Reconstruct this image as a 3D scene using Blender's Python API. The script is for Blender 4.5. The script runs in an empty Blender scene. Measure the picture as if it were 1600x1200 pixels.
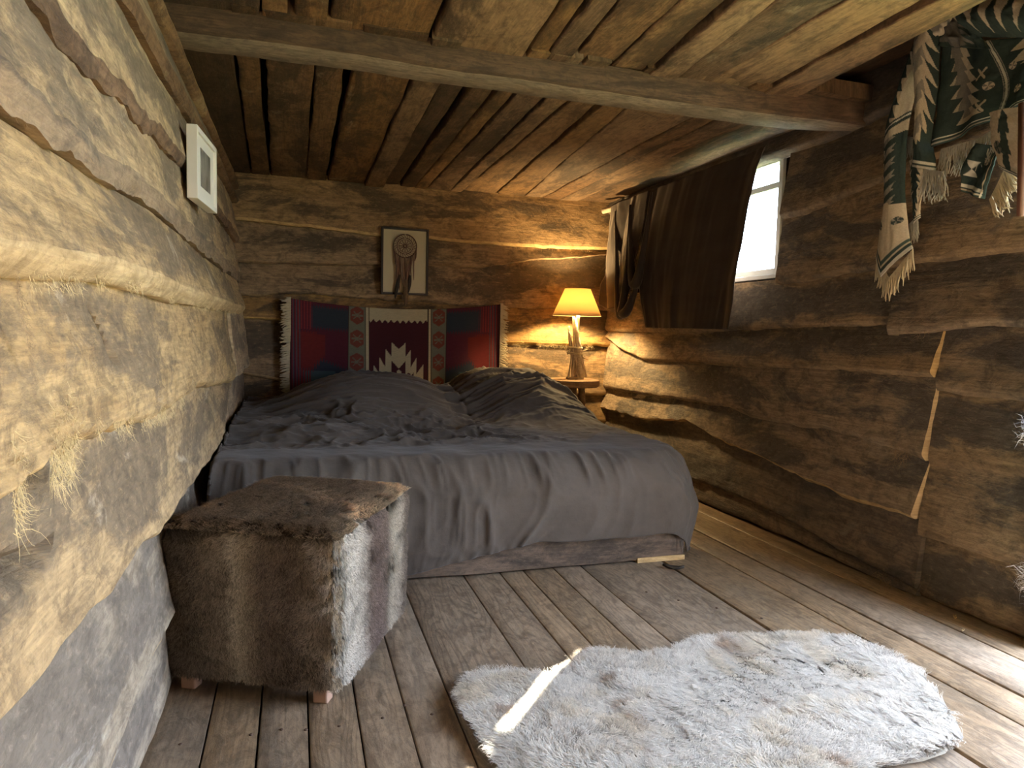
import bpy, bmesh, math, random
import numpy as np
from mathutils import Vector

# ------------------------------------------------------------------ camera, sky, sun, exposure
S = bpy.context.scene
COL = S.collection
F, CX, CY, EYE = 1085.0, 800.0, 600.0, 1.0
_Y = np.array([462 - CX, 509 - CY, F]); _Y /= np.linalg.norm(_Y)
_D = np.cross(_Y, np.array([1, .025, 0.])); _D /= np.linalg.norm(_D)
if _D[1] < 0: _D = -_D
_Z = -_D
_X = np.cross(_Y, _Z)
if _X[0] < 0: _X = -_X
ROT = np.stack([_X, _Y, _Z])          # world = ROT @ camera ray (x right, y down, z forward)

cam = bpy.data.cameras.new('camera'); cam_o = bpy.data.objects.new('camera', cam); COL.objects.link(cam_o)
cam.sensor_width = 36.0; cam.lens = F / 1600 * 36; cam.clip_start = .02
from mathutils import Matrix
r_, d_, f_ = ROT[:, 0], ROT[:, 1], ROT[:, 2]
cam_o.matrix_world = Matrix(((r_[0], -d_[0], -f_[0], 0), (r_[1], -d_[1], -f_[1], 0), (r_[2], -d_[2], -f_[2], EYE), (0, 0, 0, 1)))
S.camera = cam_o

W = bpy.data.worlds.new('world'); S.world = W; W.use_nodes = True
bg = W.node_tree.nodes['Background']
bg.inputs['Color'].default_value = (.67, .79, 1.0, 1)
SKY = 22.0
bg.inputs['Strength'].default_value = SKY

sun = bpy.data.lights.new('sun', 'SUN'); sun.energy = 140; sun.angle = math.radians(.6); sun.color = (1, .93, .8)
sun_o = bpy.data.objects.new('sun', sun); COL.objects.link(sun_o)
SUNV = Vector((1.12, 1.0, 1.0))
sun_o.rotation_euler = SUNV.to_track_quat('Z', 'Y').to_euler()

def area(name, loc, sx, sy, rot, portal=True, energy=1, color=(1, 1, 1)):
    l = bpy.data.lights.new(name, 'AREA'); l.shape = 'RECTANGLE'; l.size = sx; l.size_y = sy
    l.energy = energy; l.color = color
    l.cycles.is_portal = portal
    o = bpy.data.objects.new(name, l); COL.objects.link(o); o.location = loc; o.rotation_euler = rot
    return o
area('door_portal', (2.42, .92, .97), 1.9, 1.3, (0, math.pi / 2, 0))
area('window_portal', (2.50, 3.50, 1.63), .62, 1.0, (0, math.pi / 2, 0))

S.view_settings.view_transform = 'Standard'; S.view_settings.look = 'None'
S.view_settings.gamma = 1.0; S.view_settings.use_curve_mapping = False
S.view_settings.exposure = 0.5
S.cycles.use_denoising = True
S.cycles.max_bounces = 10; S.cycles.diffuse_bounces = 6; S.cycles.glossy_bounces = 2
S.cycles.sample_clamp_indirect = 6
S.cycles.caustics_reflective = False; S.cycles.caustics_refractive = False

# ------------------------------------------------------------------ helpers
def ray(x, y): return ROT @ np.array([x - CX, y - CY, F])
def on(axis, x, y, val):
    d = ray(x, y); o = np.array([0, 0, EYE]); t = (val - o[axis]) / d[axis]
    return o + t * d
def onX(x, y, v): return on(0, x, y, v)
def onY(x, y, v): return on(1, x, y, v)
def onZ(x, y, v=0.): return on(2, x, y, v)

def _hash(ix, iy, seed):
    h = (ix.astype(np.int64) * 374761393 + iy.astype(np.int64) * 668265263 + seed * 974634777) & 0xffffffff
    h = ((h ^ (h >> 13)) * 1274126177) & 0xffffffff
    h = h ^ (h >> 16)
    return (h & 0xffff) / 65535.0
def vnoise(x, y, seed=0):
    x = np.asarray(x, float); y = np.asarray(y, float)
    ix = np.floor(x); iy = np.floor(y); fx = x - ix; fy = y - iy
    fx = fx * fx * fx * (fx * (fx * 6 - 15) + 10); fy = fy * fy * fy * (fy * (fy * 6 - 15) + 10)
    a = _hash(ix, iy, seed); b = _hash(ix + 1, iy, seed); c = _hash(ix, iy + 1, seed); d = _hash(ix + 1, iy + 1, seed)
    return (a * (1 - fx) + b * fx) * (1 - fy) + (c * (1 - fx) + d * fx) * fy
def fbm(x, y, seed=0, o=4):
    s = 0; a = .5; n = 0
    for k in range(o):
        s = s + a * (vnoise(x, y, seed + k * 17) - .5) * 2; n += a
        x = np.asarray(x) * 2.03 + 5.1; y = np.asarray(y) * 2.03 + 1.7; a *= .5
    return s / n
def ridge(x, y, seed=0, o=3):
    s = 0; a = .5; n = 0
    for k in range(o):
        s = s + a * (1 - np.abs(vnoise(x, y, seed + k * 31) * 2 - 1)) ** 2; n += a
        x = np.asarray(x) * 1.9 + 3.3; y = np.asarray(y) * 1.9 + 7.7; a *= .5
    return s / n
def sstep(a, b, x):
    t = np.clip((x - a) / (b - a), 0, 1); return t * t * (3 - 2 * t)

def mesh_np(name, V, quads, mats, parent=None, uv=None, uv2=None, col=None, mi=None, smooth=True):
    me = bpy.data.meshes.new(name)
    V = np.asarray(V, np.float32); Q = np.asarray(quads, np.int32)
    k = Q.shape[1]
    me.vertices.add(len(V)); me.vertices.foreach_set('co', V.ravel())
    me.loops.add(Q.size); me.loops.foreach_set('vertex_index', Q.ravel())
    me.polygons.add(len(Q)); me.polygons.foreach_set('loop_start', np.arange(0, Q.size, k, dtype=np.int32))
    me.polygons.foreach_set('loop_total', np.full(len(Q), k, np.int32))
    if uv is not None:
        l = me.uv_layers.new(name='UVMap'); l.data.foreach_set('uv', np.asarray(uv, np.float32)[Q.ravel()].ravel())
    if uv2 is not None:
        l = me.uv_layers.new(name='Across'); l.data.foreach_set('uv', np.asarray(uv2, np.float32)[Q.ravel()].ravel())
    for m in (mats if isinstance(mats, (list, tuple)) else [mats]): me.materials.append(m)
    if mi is not None: me.polygons.foreach_set('material_index', np.asarray(mi, np.int32))
    if smooth: me.polygons.foreach_set('use_smooth', np.ones(len(Q), bool))
    me.update(calc_edges=True)
    if col is not None:
        a = me.color_attributes.new('Col', 'FLOAT_COLOR', 'POINT')
        c = np.ones((len(V), 4), np.float32); c[:, :3] = col; a.data.foreach_set('color', c.ravel())
    o = bpy.data.objects.new(name, me); COL.objects.link(o)
    if parent is not None: o.parent = parent
    return o

class MB:
    """collects primitive shapes into one mesh"""
    def __init__(s): s.v = []; s.f = []; s.m = []
    def add(s, vs, fs, m=0):
        b = len(s.v); s.v += [tuple(map(float, p)) for p in vs]; s.f += [tuple(i + b for i in f) for f in fs]; s.m += [m] * len(fs)
        return s
    def box(s, x0, x1, y0, y1, z0, z1, m=0, bev=.0):
        v = [(x, y, z) for x in (x0, x1) for y in (y0, y1) for z in (z0, z1)]
        return s.add(v, [(0, 1, 3, 2), (4, 6, 7, 5), (0, 4, 5, 1), (2, 3, 7, 6), (0, 2, 6, 4), (1, 5, 7, 3)], m)
    def obox(s, c, ax, ay, az, m=0):
        c, ax, ay, az = map(np.array, (c, ax, ay, az))
        v = [c + i * ax + j * ay + k * az for i in (-1, 1) for j in (-1, 1) for k in (-1, 1)]
        return s.add(v, [(0, 1, 3, 2), (4, 6, 7, 5), (0, 4, 5, 1), (2, 3, 7, 6), (0, 2, 6, 4), (1, 5, 7, 3)], m)
    def tube(s, pts, r, n=8, m=0, cap=True):
        pts = [np.array(p, float) for p in pts]; rs = r if hasattr(r, '__len__') else [r] * len(pts)
        vs = []; t0 = pts[1] - pts[0]; ref = np.array([0, 0, 1.]) if abs(t0[2]) < .8 * np.linalg.norm(t0) else np.array([1., 0, 0])
        for i, p in enumerate(pts):
            t = pts[min(i + 1, len(pts) - 1)] - pts[max(i - 1, 0)]; t /= np.linalg.norm(t) + 1e-9
            a = np.cross(t, ref); a /= np.linalg.norm(a) + 1e-9; b = np.cross(t, a)
            for k in range(n):
                an = 2 * math.pi * k / n; vs.append(p + rs[i] * (math.cos(an) * a + math.sin(an) * b))
        fs = [(i * n + k, i * n + (k + 1) % n, (i + 1) * n + (k + 1) % n, (i + 1) * n + k) for i in range(len(pts) - 1) for k in range(n)]
        if cap: fs += [tuple(range(n))[::-1], tuple((len(pts) - 1) * n + k for k in range(n))]
        return s.add(vs, fs, m)
    def lathe(s, c, prof, n=32, m=0):
        vs = [(c[0] + r * math.cos(2 * math.pi * k / n), c[1] + r * math.sin(2 * math.pi * k / n), c[2] + z) for r, z in prof for k in range(n)]
        fs = [(i * n + k, i * n + (k + 1) % n, (i + 1) * n + (k + 1) % n, (i + 1) * n + k) for i in range(len(prof) - 1) for k in range(n)]
        return s.add(vs, fs, m)
    def build(s, name, mats, parent=None, smooth=False, bevel=0):
        me = bpy.data.meshes.new(name); me.from_pydata(s.v, [], s.f)
        b_m = bmesh.new(); b_m.from_mesh(me); bmesh.ops.recalc_face_normals(b_m, faces=b_m.faces); b_m.to_mesh(me); b_m.free()
        for m in (mats if isinstance(mats, (list, tuple)) else [mats]): me.materials.append(m)
        me.polygons.foreach_set('material_index', s.m)
        if smooth: me.polygons.foreach_set('use_smooth', [True] * len(s.f))
        uvl = me.uv_layers.new(name='UVMap')
        co = np.array(s.v); 
        for p in me.polygons:
            nrm = p.normal; ax = max(range(3), key=lambda i: abs(nrm[i])); ij = [i for i in range(3) if i != ax]
            for li in p.loop_indices:
                c = co[me.loops[li].vertex_index]; uvl.data[li].uv = (c[ij[0]], c[ij[1]])
        o = bpy.data.objects.new(name, me); COL.objects.link(o)
        if parent is not None: o.parent = parent
        if bevel:
            b = o.modifiers.new('bevel', 'BEVEL'); b.width = bevel; b.segments = 2; b.limit_method = 'ANGLE'
        return o

def thing(name, label, cat, loc=(0, 0, 0), group=None):
    o = bpy.data.objects.new(name, None); COL.objects.link(o); o.location = loc; o.empty_display_size = .1
    o['label'] = label; o['category'] = cat
    if group: o['group'] = group
    return o
def tag(o, label, cat, group=None):
    o['label'] = label; o['category'] = cat
    if group: o['group'] = group
    return o
def settle(root):
    """children were built in world space: keep them there under a root that stands at its base"""
    for c in root.children:
        if c.matrix_parent_inverse == Matrix.Identity(4): c.location = c.location - root.location

# ------------------------------------------------------------------ materials
def mat(name): 
    m = bpy.data.materials.new(name); m.use_nodes = True; nt = m.node_tree
    return m, nt, nt.nodes['Principled BSDF']
def N(nt, t, **kw):
    n = nt.nodes.new(t)
    for k, v in kw.items(): setattr(n, k, v)
    return n
def ramp(nt, fac, stops):
    r = N(nt, 'ShaderNodeValToRGB'); e = r.color_ramp.elements
    while len(e) < len(stops): e.new(.5)
    for i, (p, c) in enumerate(stops):
        e[i].position = p; e[i].color = (*c, 1) if len(c) == 3 else c
    nt.links.new(fac, r.inputs[0]); return r.outputs[0]
def noise(nt, vec, scale, sx=1, sy=1, sz=1, detail=5, rough=.6, dist=0., off=(0, 0, 0)):
    mp = N(nt, 'ShaderNodeMapping'); mp.inputs['Scale'].default_value = (sx, sy, sz); mp.inputs['Location'].default_value = off
    nt.links.new(vec, mp.inputs['Vector'])
    n = N(nt, 'ShaderNodeTexNoise'); n.inputs['Scale'].default_value = scale; n.inputs['Detail'].default_value = detail
    n.inputs['Roughness'].default_value = rough; n.inputs['Distortion'].default_value = dist
    nt.links.new(mp.outputs[0], n.inputs['Vector']); return n.outputs['Fac']
def mix(nt, fac, a, b, mode='MIX'):
    m = N(nt, 'ShaderNodeMix', data_type='RGBA', blend_type=mode)
    for s, v in ((m.inputs[0], fac), (m.inputs[6], a), (m.inputs[7], b)):
        if isinstance(v, bpy.types.NodeSocket): nt.links.new(v, s)
        elif isinstance(v, (int, float)): s.default_value = v
        else: s.default_value = (*v, 1)
    return m.outputs[2]
def math_(nt, op, a, b=0.):
    m = N(nt, 'ShaderNodeMath', operation=op)
    for s, v in ((m.inputs[0], a), (m.inputs[1], b)):
        if isinstance(v, bpy.types.NodeSocket): nt.links.new(v, s)
        else: s.default_value = v
    return m.outputs[0]

def wood(name, light, mid, dark, stain=(.5, .66), stainc=None, pale=None, rings=0, bump=.35, var=.35, rough=.75, fine=1.0, spec=.2, mid_dark=0.):
    m, nt, b = mat(name)
    uv = N(nt, 'ShaderNodeUVMap').outputs[0]
    rnd = N(nt, 'ShaderNodeObjectInfo').outputs['Random']
    off = N(nt, 'ShaderNodeCombineXYZ'); nt.links.new(math_(nt, 'MULTIPLY', rnd, 37.), off.inputs[0]); nt.links.new(math_(nt, 'MULTIPLY', rnd, 91.), off.inputs[2])
    va = N(nt, 'ShaderNodeVectorMath', operation='ADD'); nt.links.new(uv, va.inputs[0]); nt.links.new(off.outputs[0], va.inputs[1]); vec = va.outputs[0]
    g1 = noise(nt, vec, 1., 2.2, 16, 1, detail=8, rough=.62, dist=.8)
    g2 = noise(nt, vec, 1., 6, 110, 1, detail=4, rough=.6, dist=.3)
    c = ramp(nt, g1, [(.30, mid), (.52, light), (.72, tuple(.62 * x + .38 * y for x, y in zip(mid, light)))])
    if rings:
        mp = N(nt, 'ShaderNodeMapping'); mp.inputs['Scale'].default_value = (.9, 5.5, 1); nt.links.new(vec, mp.inputs['Vector'])
        n2 = N(nt, 'ShaderNodeTexNoise'); n2.inputs['Scale'].default_value = 1.3; n2.inputs['Detail'].default_value = 2.; n2.inputs['Roughness'].default_value = .45
        nt.links.new(mp.outputs[0], n2.inputs['Vector'])
        w = math_(nt, 'SINE', math_(nt, 'MULTIPLY', n2.outputs['Fac'], 120.))
        wl = ramp(nt, w, [(.2, (0, 0, 0)), (.9, (1, 1, 1))])
        c = mix(nt, math_(nt, 'MULTIPLY', wl, rings), c, tuple(x * .45 for x in mid))
        # knots
        vo = N(nt, 'ShaderNodeTexVoronoi'); vo.inputs['Scale'].default_value = 1.; mp2 = N(nt, 'ShaderNodeMapping'); mp2.inputs['Scale'].default_value = (2.2, 4.2, 1)
        nt.links.new(vec, mp2.inputs['Vector']); nt.links.new(mp2.outputs[0], vo.inputs['Vector'])
        kn = ramp(nt, vo.outputs['Distance'], [(.03, (1, 1, 1)), (.085, (0, 0, 0))])
        c = mix(nt, math_(nt, 'MULTIPLY', kn, .75), c, tuple(x * .4 for x in dark))
    c = mix(nt, math_(nt, 'MULTIPLY', ramp(nt, g2, [(.42, (1, 1, 1)), (.60, (0, 0, 0))]), .28 * fine), c, dark)
    st = noise(nt, vec, 1., 1.7, 4.6, 1, detail=9, rough=.68, dist=.5, off=(3, 8, 0))
    if mid_dark:      # weathered hearts, cleaner live edges
        ac = N(nt, 'ShaderNodeUVMap'); ac.uv_map = 'Across'; sx_ = N(nt, 'ShaderNodeSeparateXYZ'); nt.links.new(ac.outputs[0], sx_.inputs[0])
        be = ramp(nt, sx_.outputs[1], [(.10, (0, 0, 0)), (.42, (1, 1, 1)), (.80, (.9, .9, .9)), (1.0, (.35, .35, .35))])
        st = math_(nt, 'ADD', st, math_(nt, 'MULTIPLY', math_(nt, 'SUBTRACT', be, .55), mid_dark))
    sm = ramp(nt, st, [(stain[0], (0, 0, 0)), (stain[1], (1, 1, 1))])
    c = mix(nt, math_(nt, 'MULTIPLY', sm, .82), c, stainc or dark)
    mot = noise(nt, vec, 1., 9, 14, 1, detail=7, rough=.75, dist=1.0, off=(7, 1, 0))
    c = mix(nt, math_(nt, 'MULTIPLY', ramp(nt, mot, [(.47, (0, 0, 0)), (.60, (1, 1, 1))]), .48), c, dark)
    if pale:
        pl = noise(nt, vec, 1., 3, 6, 1, detail=10, rough=.7, dist=.6, off=(1, 4, 0))
        c = mix(nt, math_(nt, 'MULTIPLY', ramp(nt, pl, [(.60, (0, 0, 0)), (.70, (1, 1, 1))]), .6), c, pale)
    spk = noise(nt, vec, 1., 30, 60, 1, detail=5, rough=.75, dist=.4, off=(2, 9, 0))
    c = mix(nt, math_(nt, 'MULTIPLY', ramp(nt, spk, [(.50, (0, 0, 0)), (.62, (1, 1, 1))]), .30), c, tuple(x * .8 for x in dark))
    c = mix(nt, math_(nt, 'MULTIPLY', ramp(nt, spk, [(.34, (1, 1, 1)), (.44, (0, 0, 0))]), .22), c, tuple(min(1, x * 1.35) for x in light))
    hv = N(nt, 'ShaderNodeHueSaturation'); nt.links.new(c, hv.inputs['Color'])
    nt.links.new(math_(nt, 'ADD', math_(nt, 'MULTIPLY', rnd, var), 1 - var / 2), hv.inputs['Value'])
    nt.links.new(math_(nt, 'ADD', math_(nt, 'MULTIPLY', math_(nt, 'FRACT', math_(nt, 'MULTIPLY', rnd, 7.3)), .25), .88), hv.inputs['Saturation'])
    nt.links.new(hv.outputs[0], b.inputs['Base Color'])
    b.inputs['Roughness'].default_value = rough; b.inputs['Specular IOR Level'].default_value = spec
    hgt = math_(nt, 'ADD', math_(nt, 'MULTIPLY', g1, .6), math_(nt, 'MULTIPLY', g2, .35 * fine))
    hgt = math_(nt, 'ADD', math_(nt, 'ADD', hgt, math_(nt, 'MULTIPLY', mot, .9)), math_(nt, 'MULTIPLY', spk, .35))
    bp = N(nt, 'ShaderNodeBump'); bp.inputs['Strength'].default_value = bump; bp.inputs['Distance'].default_value = .012
    nt.links.new(hgt, bp.inputs['Height']); nt.links.new(bp.outputs[0], b.inputs['Normal'])
    return m
def plain(name, c, rough=.7, spec=.3, nz=.15, scale=30, bump=.1, sheen=0, metallic=0):
    m, nt, b = mat(name)
    tc = N(nt, 'ShaderNodeTexCoord').outputs['Object']
    n = noise(nt, tc, scale, detail=4)
    cc = mix(nt, n, tuple(x * (1 - nz) for x in c), tuple(min(1, x * (1 + nz)) for x in c))
    nt.links.new(cc, b.inputs['Base Color']); b.inputs['Roughness'].default_value = rough; b.inputs['Specular IOR Level'].default_value = spec
    b.inputs['Metallic'].default_value = metallic
    if sheen: b.inputs['Sheen Weight'].default_value = sheen; b.inputs['Sheen Roughness'].default_value = .4
    bp = N(nt, 'ShaderNodeBump'); bp.inputs['Strength'].default_value = bump; bp.inputs['Distance'].default_value = .003
    nt.links.new(n, bp.inputs['Height']); nt.links.new(bp.outputs[0], b.inputs['Normal'])
    return m
def vcol(name, rough=.85, trans=0., weave=0., sheen=0.):
    m, nt, b = mat(name)
    a = N(nt, 'ShaderNodeVertexColor'); a.layer_name = 'Col'; c = a.outputs[0]
    if weave:
        uv = N(nt, 'ShaderNodeUVMap').outputs[0]
        n = noise(nt, uv, 1., 220, 220, detail=2)
        c = mix(nt, math_(nt, 'MULTIPLY', n, weave), c, (.02, .02, .02))
        bp = N(nt, 'ShaderNodeBump'); bp.inputs['Strength'].default_value = .4; bp.inputs['Distance'].default_value = .002
        nt.links.new(n, bp.inputs['Height']); nt.links.new(bp.outputs[0], b.inputs['Normal'])
    nt.links.new(c, b.inputs['Base Color']); b.inputs['Roughness'].default_value = rough; b.inputs['Specular IOR Level'].default_value = .15
    if sheen: b.inputs['Sheen Weight'].default_value = sheen
    if trans:
        t = N(nt, 'ShaderNodeBsdfTranslucent'); nt.links.new(c, t.inputs[0]); mx = N(nt, 'ShaderNodeMixShader'); mx.inputs[0].default_value = trans
        nt.links.new(b.outputs[0], mx.inputs[1]); nt.links.new(t.outputs[0], mx.inputs[2]); nt.links.new(mx.outputs[0], nt.nodes['Material Output'].inputs[0])
    return m

M = {}
M['left'] = wood('hewn yellow log face', (.56, .40, .222), (.39, .265, .14), (.10, .074, .052), stain=(.50, .58), stainc=(.18, .14, .098), pale=(.70, .58, .42), bump=.85, var=.12, fine=1., mid_dark=.13)
M['left_top'] = wood('dull hewn log face', (.36, .26, .16), (.26, .18, .11), (.09, .066, .048), stain=(.48, .58), stainc=(.12, .10, .08), bump=.7, var=.1, mid_dark=.08)
M['left_edge'] = wood('fresh split edge', (.60, .45, .26), (.46, .32, .17), (.22, .15, .08), stain=(.62, .8), bump=.5, var=.2)
M['bark'] = wood('brown bark edge', (.25, .155, .09), (.16, .095, .055), (.05, .035, .025), stain=(.5, .7), pale=(.42, .33, .2), bump=1., var=.2)
M['back'] = wood('brown hewn back log', (.38, .24, .115), (.24, .148, .068), (.055, .038, .024), stain=(.49, .57), stainc=(.065, .05, .035), bump=.6, var=.3, mid_dark=.12)
M['back_edge'] = wood('pale split edge', (.58, .40, .18), (.42, .27, .11), (.2, .12, .05), stain=(.62, .8), bump=.4, var=.2)
M['right'] = wood('grey brown hewn log', (.36, .265, .17), (.235, .165, .102), (.055, .044, .034), stain=(.49, .57), stainc=(.085, .078, .07), bump=.65, var=.28, mid_dark=.13)
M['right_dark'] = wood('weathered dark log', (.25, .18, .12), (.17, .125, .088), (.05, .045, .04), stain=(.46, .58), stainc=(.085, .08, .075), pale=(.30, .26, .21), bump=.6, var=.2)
M['ceil'] = wood('brown ceiling board', (.21, .125, .066), (.125, .072, .038), (.03, .022, .016), stain=(.48, .56), stainc=(.05, .034, .023), pale=(.34, .26, .17), bump=.45, var=.45)
M['ceil_light'] = wood('light ceiling board', (.27, .165, .085), (.175, .104, .052), (.05, .034, .022), stain=(.50, .60), bump=.3, var=.25)
M['ceil_dark'] = wood('dark bark ceiling board', (.09, .055, .032), (.055, .034, .022), (.02, .015, .012), stain=(.5, .66), pale=(.16, .12, .09), bump=.6, var=.2)
M['beam'] = wood('grey brown beam', (.29, .22, .15), (.20, .15, .10), (.07, .052, .04), stain=(.50, .62), stainc=(.17, .135, .1), bump=.4, var=.05, rings=.25)
M['floor'] = wood('worn pine floor board', (.40, .29, .185), (.29, .205, .13), (.09, .064, .043), stain=(.50, .66), stainc=(.24, .19, .135), rings=.42, bump=.22, var=.28, rough=.45, fine=.8, spec=.6)
M['base'] = wood('weathered grey bed board', (.16, .115, .082), (.10, .072, .052), (.035, .028, .022), stain=(.47, .6), pale=(.24, .2, .16), bump=.5, var=.1)
M['pine'] = wood('clean pale pine', (.62, .45, .24), (.5, .34, .17), (.3, .2, .1), stain=(.7, .9), bump=.15, var=.1)
M['dark'] = plain('dark backing', (.02, .015, .011), .95, 0)
M['plaster'] = wood('plain dim boards', (.28, .19, .11), (.2, .13, .075), (.07, .05, .035), bump=.4)

# ------------------------------------------------------------------ generic plank
FR = {
    'left':  (lambda u, v, n: np.stack([-.345 - .075 * np.clip((v - 1.1) / .9, 0, 1) + n, u, v], -1), 0),
    'right': (lambda u, v, n: np.stack([2.345 - n, u, v], -1), 1),
    'back':  (lambda u, v, n: np.stack([u, 5.01 - n, v], -1), 0),
    'ceil':  (lambda u, v, n: np.stack([v, u, 2.03 - n], -1), 0),
    'floor': (lambda u, v, n: np.stack([v, u, n], -1), 1),
}
NSEED = [0]
def plank(parent, name, frame, bot, top, u0, u1, mats, ob=.045, ot=.005, thick=.05, bevel=.02, bevd=.03, res=.015, warp=.010, wane=.008,
          over=.03, gap=0., seed=None, crack=None, endcut=True, dents=.004):
    """bot/top: lists of (u, v); u0,u1: (bottom, top) pair or scalar. front surface stands ot..ob in front of the frame's base plane"""
    NSEED[0] += 1; seed = seed if seed is not None else NSEED[0]
    W3, flip = FR[frame]
    b = np.array(sorted(bot)); t = np.array(sorted(top))
    u0 = (u0, u0) if np.isscalar(u0) else u0; u1 = (u1, u1) if np.isscalar(u1) else u1
    L = max(u1) - min(u0); vb0 = np.interp((u0[0] + u1[0]) / 2, b[:, 0], b[:, 1]); vt0 = np.interp((u0[1] + u1[1]) / 2, t[:, 0], t[:, 1])
    nu = max(6, int(L / res)); H = abs(vt0 - vb0); nv = max(4, int(H / res))
    bw = min(bevel / max(H, .02), .45)
    rows = [('body', x) for x in np.linspace(1, bw, nv)] + [('bev', x) for x in (bw * .72, bw * .42, bw * .14, 0)]
    a = np.linspace(0, 1, nu + 1)
    P = []; UV = []; kinds = []; U2 = []
    for kind, fr in rows:
        ua = u0[0] + (u0[1] - u0[0]) * fr; ub = u1[0] + (u1[1] - u1[0]) * fr
        u = ua + (ub - ua) * a
        jit = wane * (fbm(u * 2.3, u * 0 + seed * 3.1, seed, 3) * 1.2 + .8 * fbm(u * 13, u * 0 + seed, seed + 5, 3))
        vb = np.interp(u, b[:, 0], b[:, 1]) + jit + gap
        vt = np.interp(u, t[:, 0], t[:, 1]) + over - gap + (wane * fbm(u * 2.5, u * 0 + seed * 1.7, seed + 9, 3) if over == 0 else 0)
        v = vb + (vt - vb) * fr
        n = ot + (ob - ot) * (1 - fr) + warp * fbm(u * 1.3, v * 2.2 + seed, seed + 2, 2) + dents * fbm(u * 8, v * 22, seed + 3, 3)
        if kind == 'bev':
            q = 1 - fr / bw; n = n - bevd * q ** 1.6 * (.75 + .5 * vnoise(u * 9, u * 0, seed + 7))
        if crack:
            for cpts, cw, cd in crack:
                c = np.array(cpts); vc = np.interp(u, c[:, 0], c[:, 1]); m = (u > c[:, 0].min()) & (u < c[:, 0].max())
                tap = np.clip(np.minimum(u - c[:, 0].min(), c[:, 0].max() - u) / .08, 0, 1)
                n = n - m * cd * np.exp(-((v - vc) / (cw * (.3 + .7 * tap) + 1e-4)) ** 2)
        P.append(W3(u, v, n)); UV.append(np.stack([u, v], -1)); kinds.append(kind); U2.append(np.stack([a, np.full(nu + 1, fr)], -1))
    # returns into the wall: underside, top, ends
    nB = P[-1].copy(); tB = P[0].copy()
    back = W3(UV[-1][:, 0], UV[-1][:, 1] + .004, np.full(nu + 1, ot - thick)); topb = W3(UV[0][:, 0], UV[0][:, 1], np.full(nu + 1, ot - thick))
    P = [topb] + P + [back]; UV = [UV[0] + [0, .03]] + UV + [UV[-1] - [0, .03]]; U2 = [U2[0]] + U2 + [U2[-1]]; kinds = ['ret'] + kinds + ['ret']
    nr = len(P); V = np.concatenate(P); UVa = np.concatenate(UV); U2a = np.concatenate(U2)
    idx = np.arange(nr * (nu + 1)).reshape(nr, nu + 1)
    q = np.stack([idx[:-1, :-1], idx[1:, :-1], idx[1:, 1:], idx[:-1, 1:]], -1).reshape(-1, 4)
    mi = np.repeat([1 if (kinds[i + 1] in ('bev', 'ret') and i > 1) else 0 for i in range(nr - 1)], nu)
    # end caps: strips from the end column straight back
    ex = []; exuv = []; base = len(V); capq = []; capm = []
    for e, sgn in ((0, 1), (nu, -1)):
        col = idx[1:-1, e]; pts = V[col]; uvs = UVa[col]
        bk = W3(uvs[:, 0] + (.004 * sgn), uvs[:, 1], np.full(len(col), ot - thick))
        dup = np.arange(len(col)) + base; bki = dup + len(col); base += 2 * len(col)
        ex += [pts, bk]; exuv += [uvs, uvs + [.03 * sgn, 0]]
        c = np.stack([dup[:-1], dup[1:], bki[1:], bki[:-1]], -1)
        if sgn == 1: c = c[:, ::-1]
        capq.append(c); capm += [2 if len(mats) > 2 else len(mats) - 1] * len(c)
    U2a = np.concatenate([U2a, np.full((len(np.concatenate(ex)), 2), .5)])
    V = np.concatenate([V] + ex); UVa = np.concatenate([UVa] + exuv)
    q = np.concatenate([q] + capq); mi = np.concatenate([mi, capm])
    if flip: q = q[:, ::-1]
    o = mesh_np(name, V, q, mats, parent, uv=UVa, uv2=U2a, mi=mi)
    try: o.data.set_sharp_from_angle(angle=math.radians(50))
    except Exception: pass
    return o
def pl_left(pts, X=-.305): return [(p[1], p[2]) for p in (onX(x, y, X) for x, y in pts)]
def pl_right(pts, X=2.31): return [(p[1], p[2]) for p in (onX(x, y, X) for x, y in pts)]
def pl_back(pts, Y=4.97): return [(p[0], p[2]) for p in (onY(x, y, Y) for x, y in pts)]
def pl_ceil(pts, Z=2.0): return [(p[1], p[0]) for p in (onZ(x, y, Z) for x, y in pts)]
def ext(pts, a, b):
    """carry a traced joint on, level, to u=a and u=b"""
    p = sorted(pts); return [(a, p[0][1])] + p + [(b, p[-1][1])]
def panel(name, x0, x1, y0, y1, z0, z1, m):
    o = MB().box(x0, x1, y0, y1, z0, z1).build(name, m); o['kind'] = 'structure'; return o

# ------------------------------------------------------------------ setting: shells
wall_left = panel('wall_left', -.56, -.46, -.9, 5.2, -.05, 2.3, M['dark'])
wall_back = panel('wall_back', -.56, 2.6, 5.09, 5.2, -.05, 2.3, M['dark'])
wall_front = panel('wall_front', -.56, 2.5, -.9, -.8, -.05, 2.3, M['plaster'])
ceiling = panel('ceiling', -.56, 2.6, -.9, 5.2, 2.24, 2.34, M['dark'])
floor = panel('floor', -.56, 2.5, -.9, 5.2, -.12, -.05, M['dark'])
ground = panel('ground', -20, 30, -20, 30, -.6, -.4, plain('meadow ground', (.12, .15, .06), .9, .1, .4, 2))
# right wall shell with the door opening (y .25..1.60) and the window opening (y 3.2..4.0, z 1.33..1.95)
rw = MB()
for y0, y1, z0, z1 in ((-.9, .25, -.05, 2.3), (.25, 1.60, 1.94, 2.3), (1.60, 3.11, -.05, 2.3), (3.11, 4.0, -.05, 1.325), (3.11, 4.0, 1.955, 2.3), (4.0, 5.2, -.05, 2.3)):
    rw.box(2.42, 2.54, y0, y1, z0, z1)
wall_right = rw.build('wall_right', M['dark']); wall_right['kind'] = 'structure'

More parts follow.
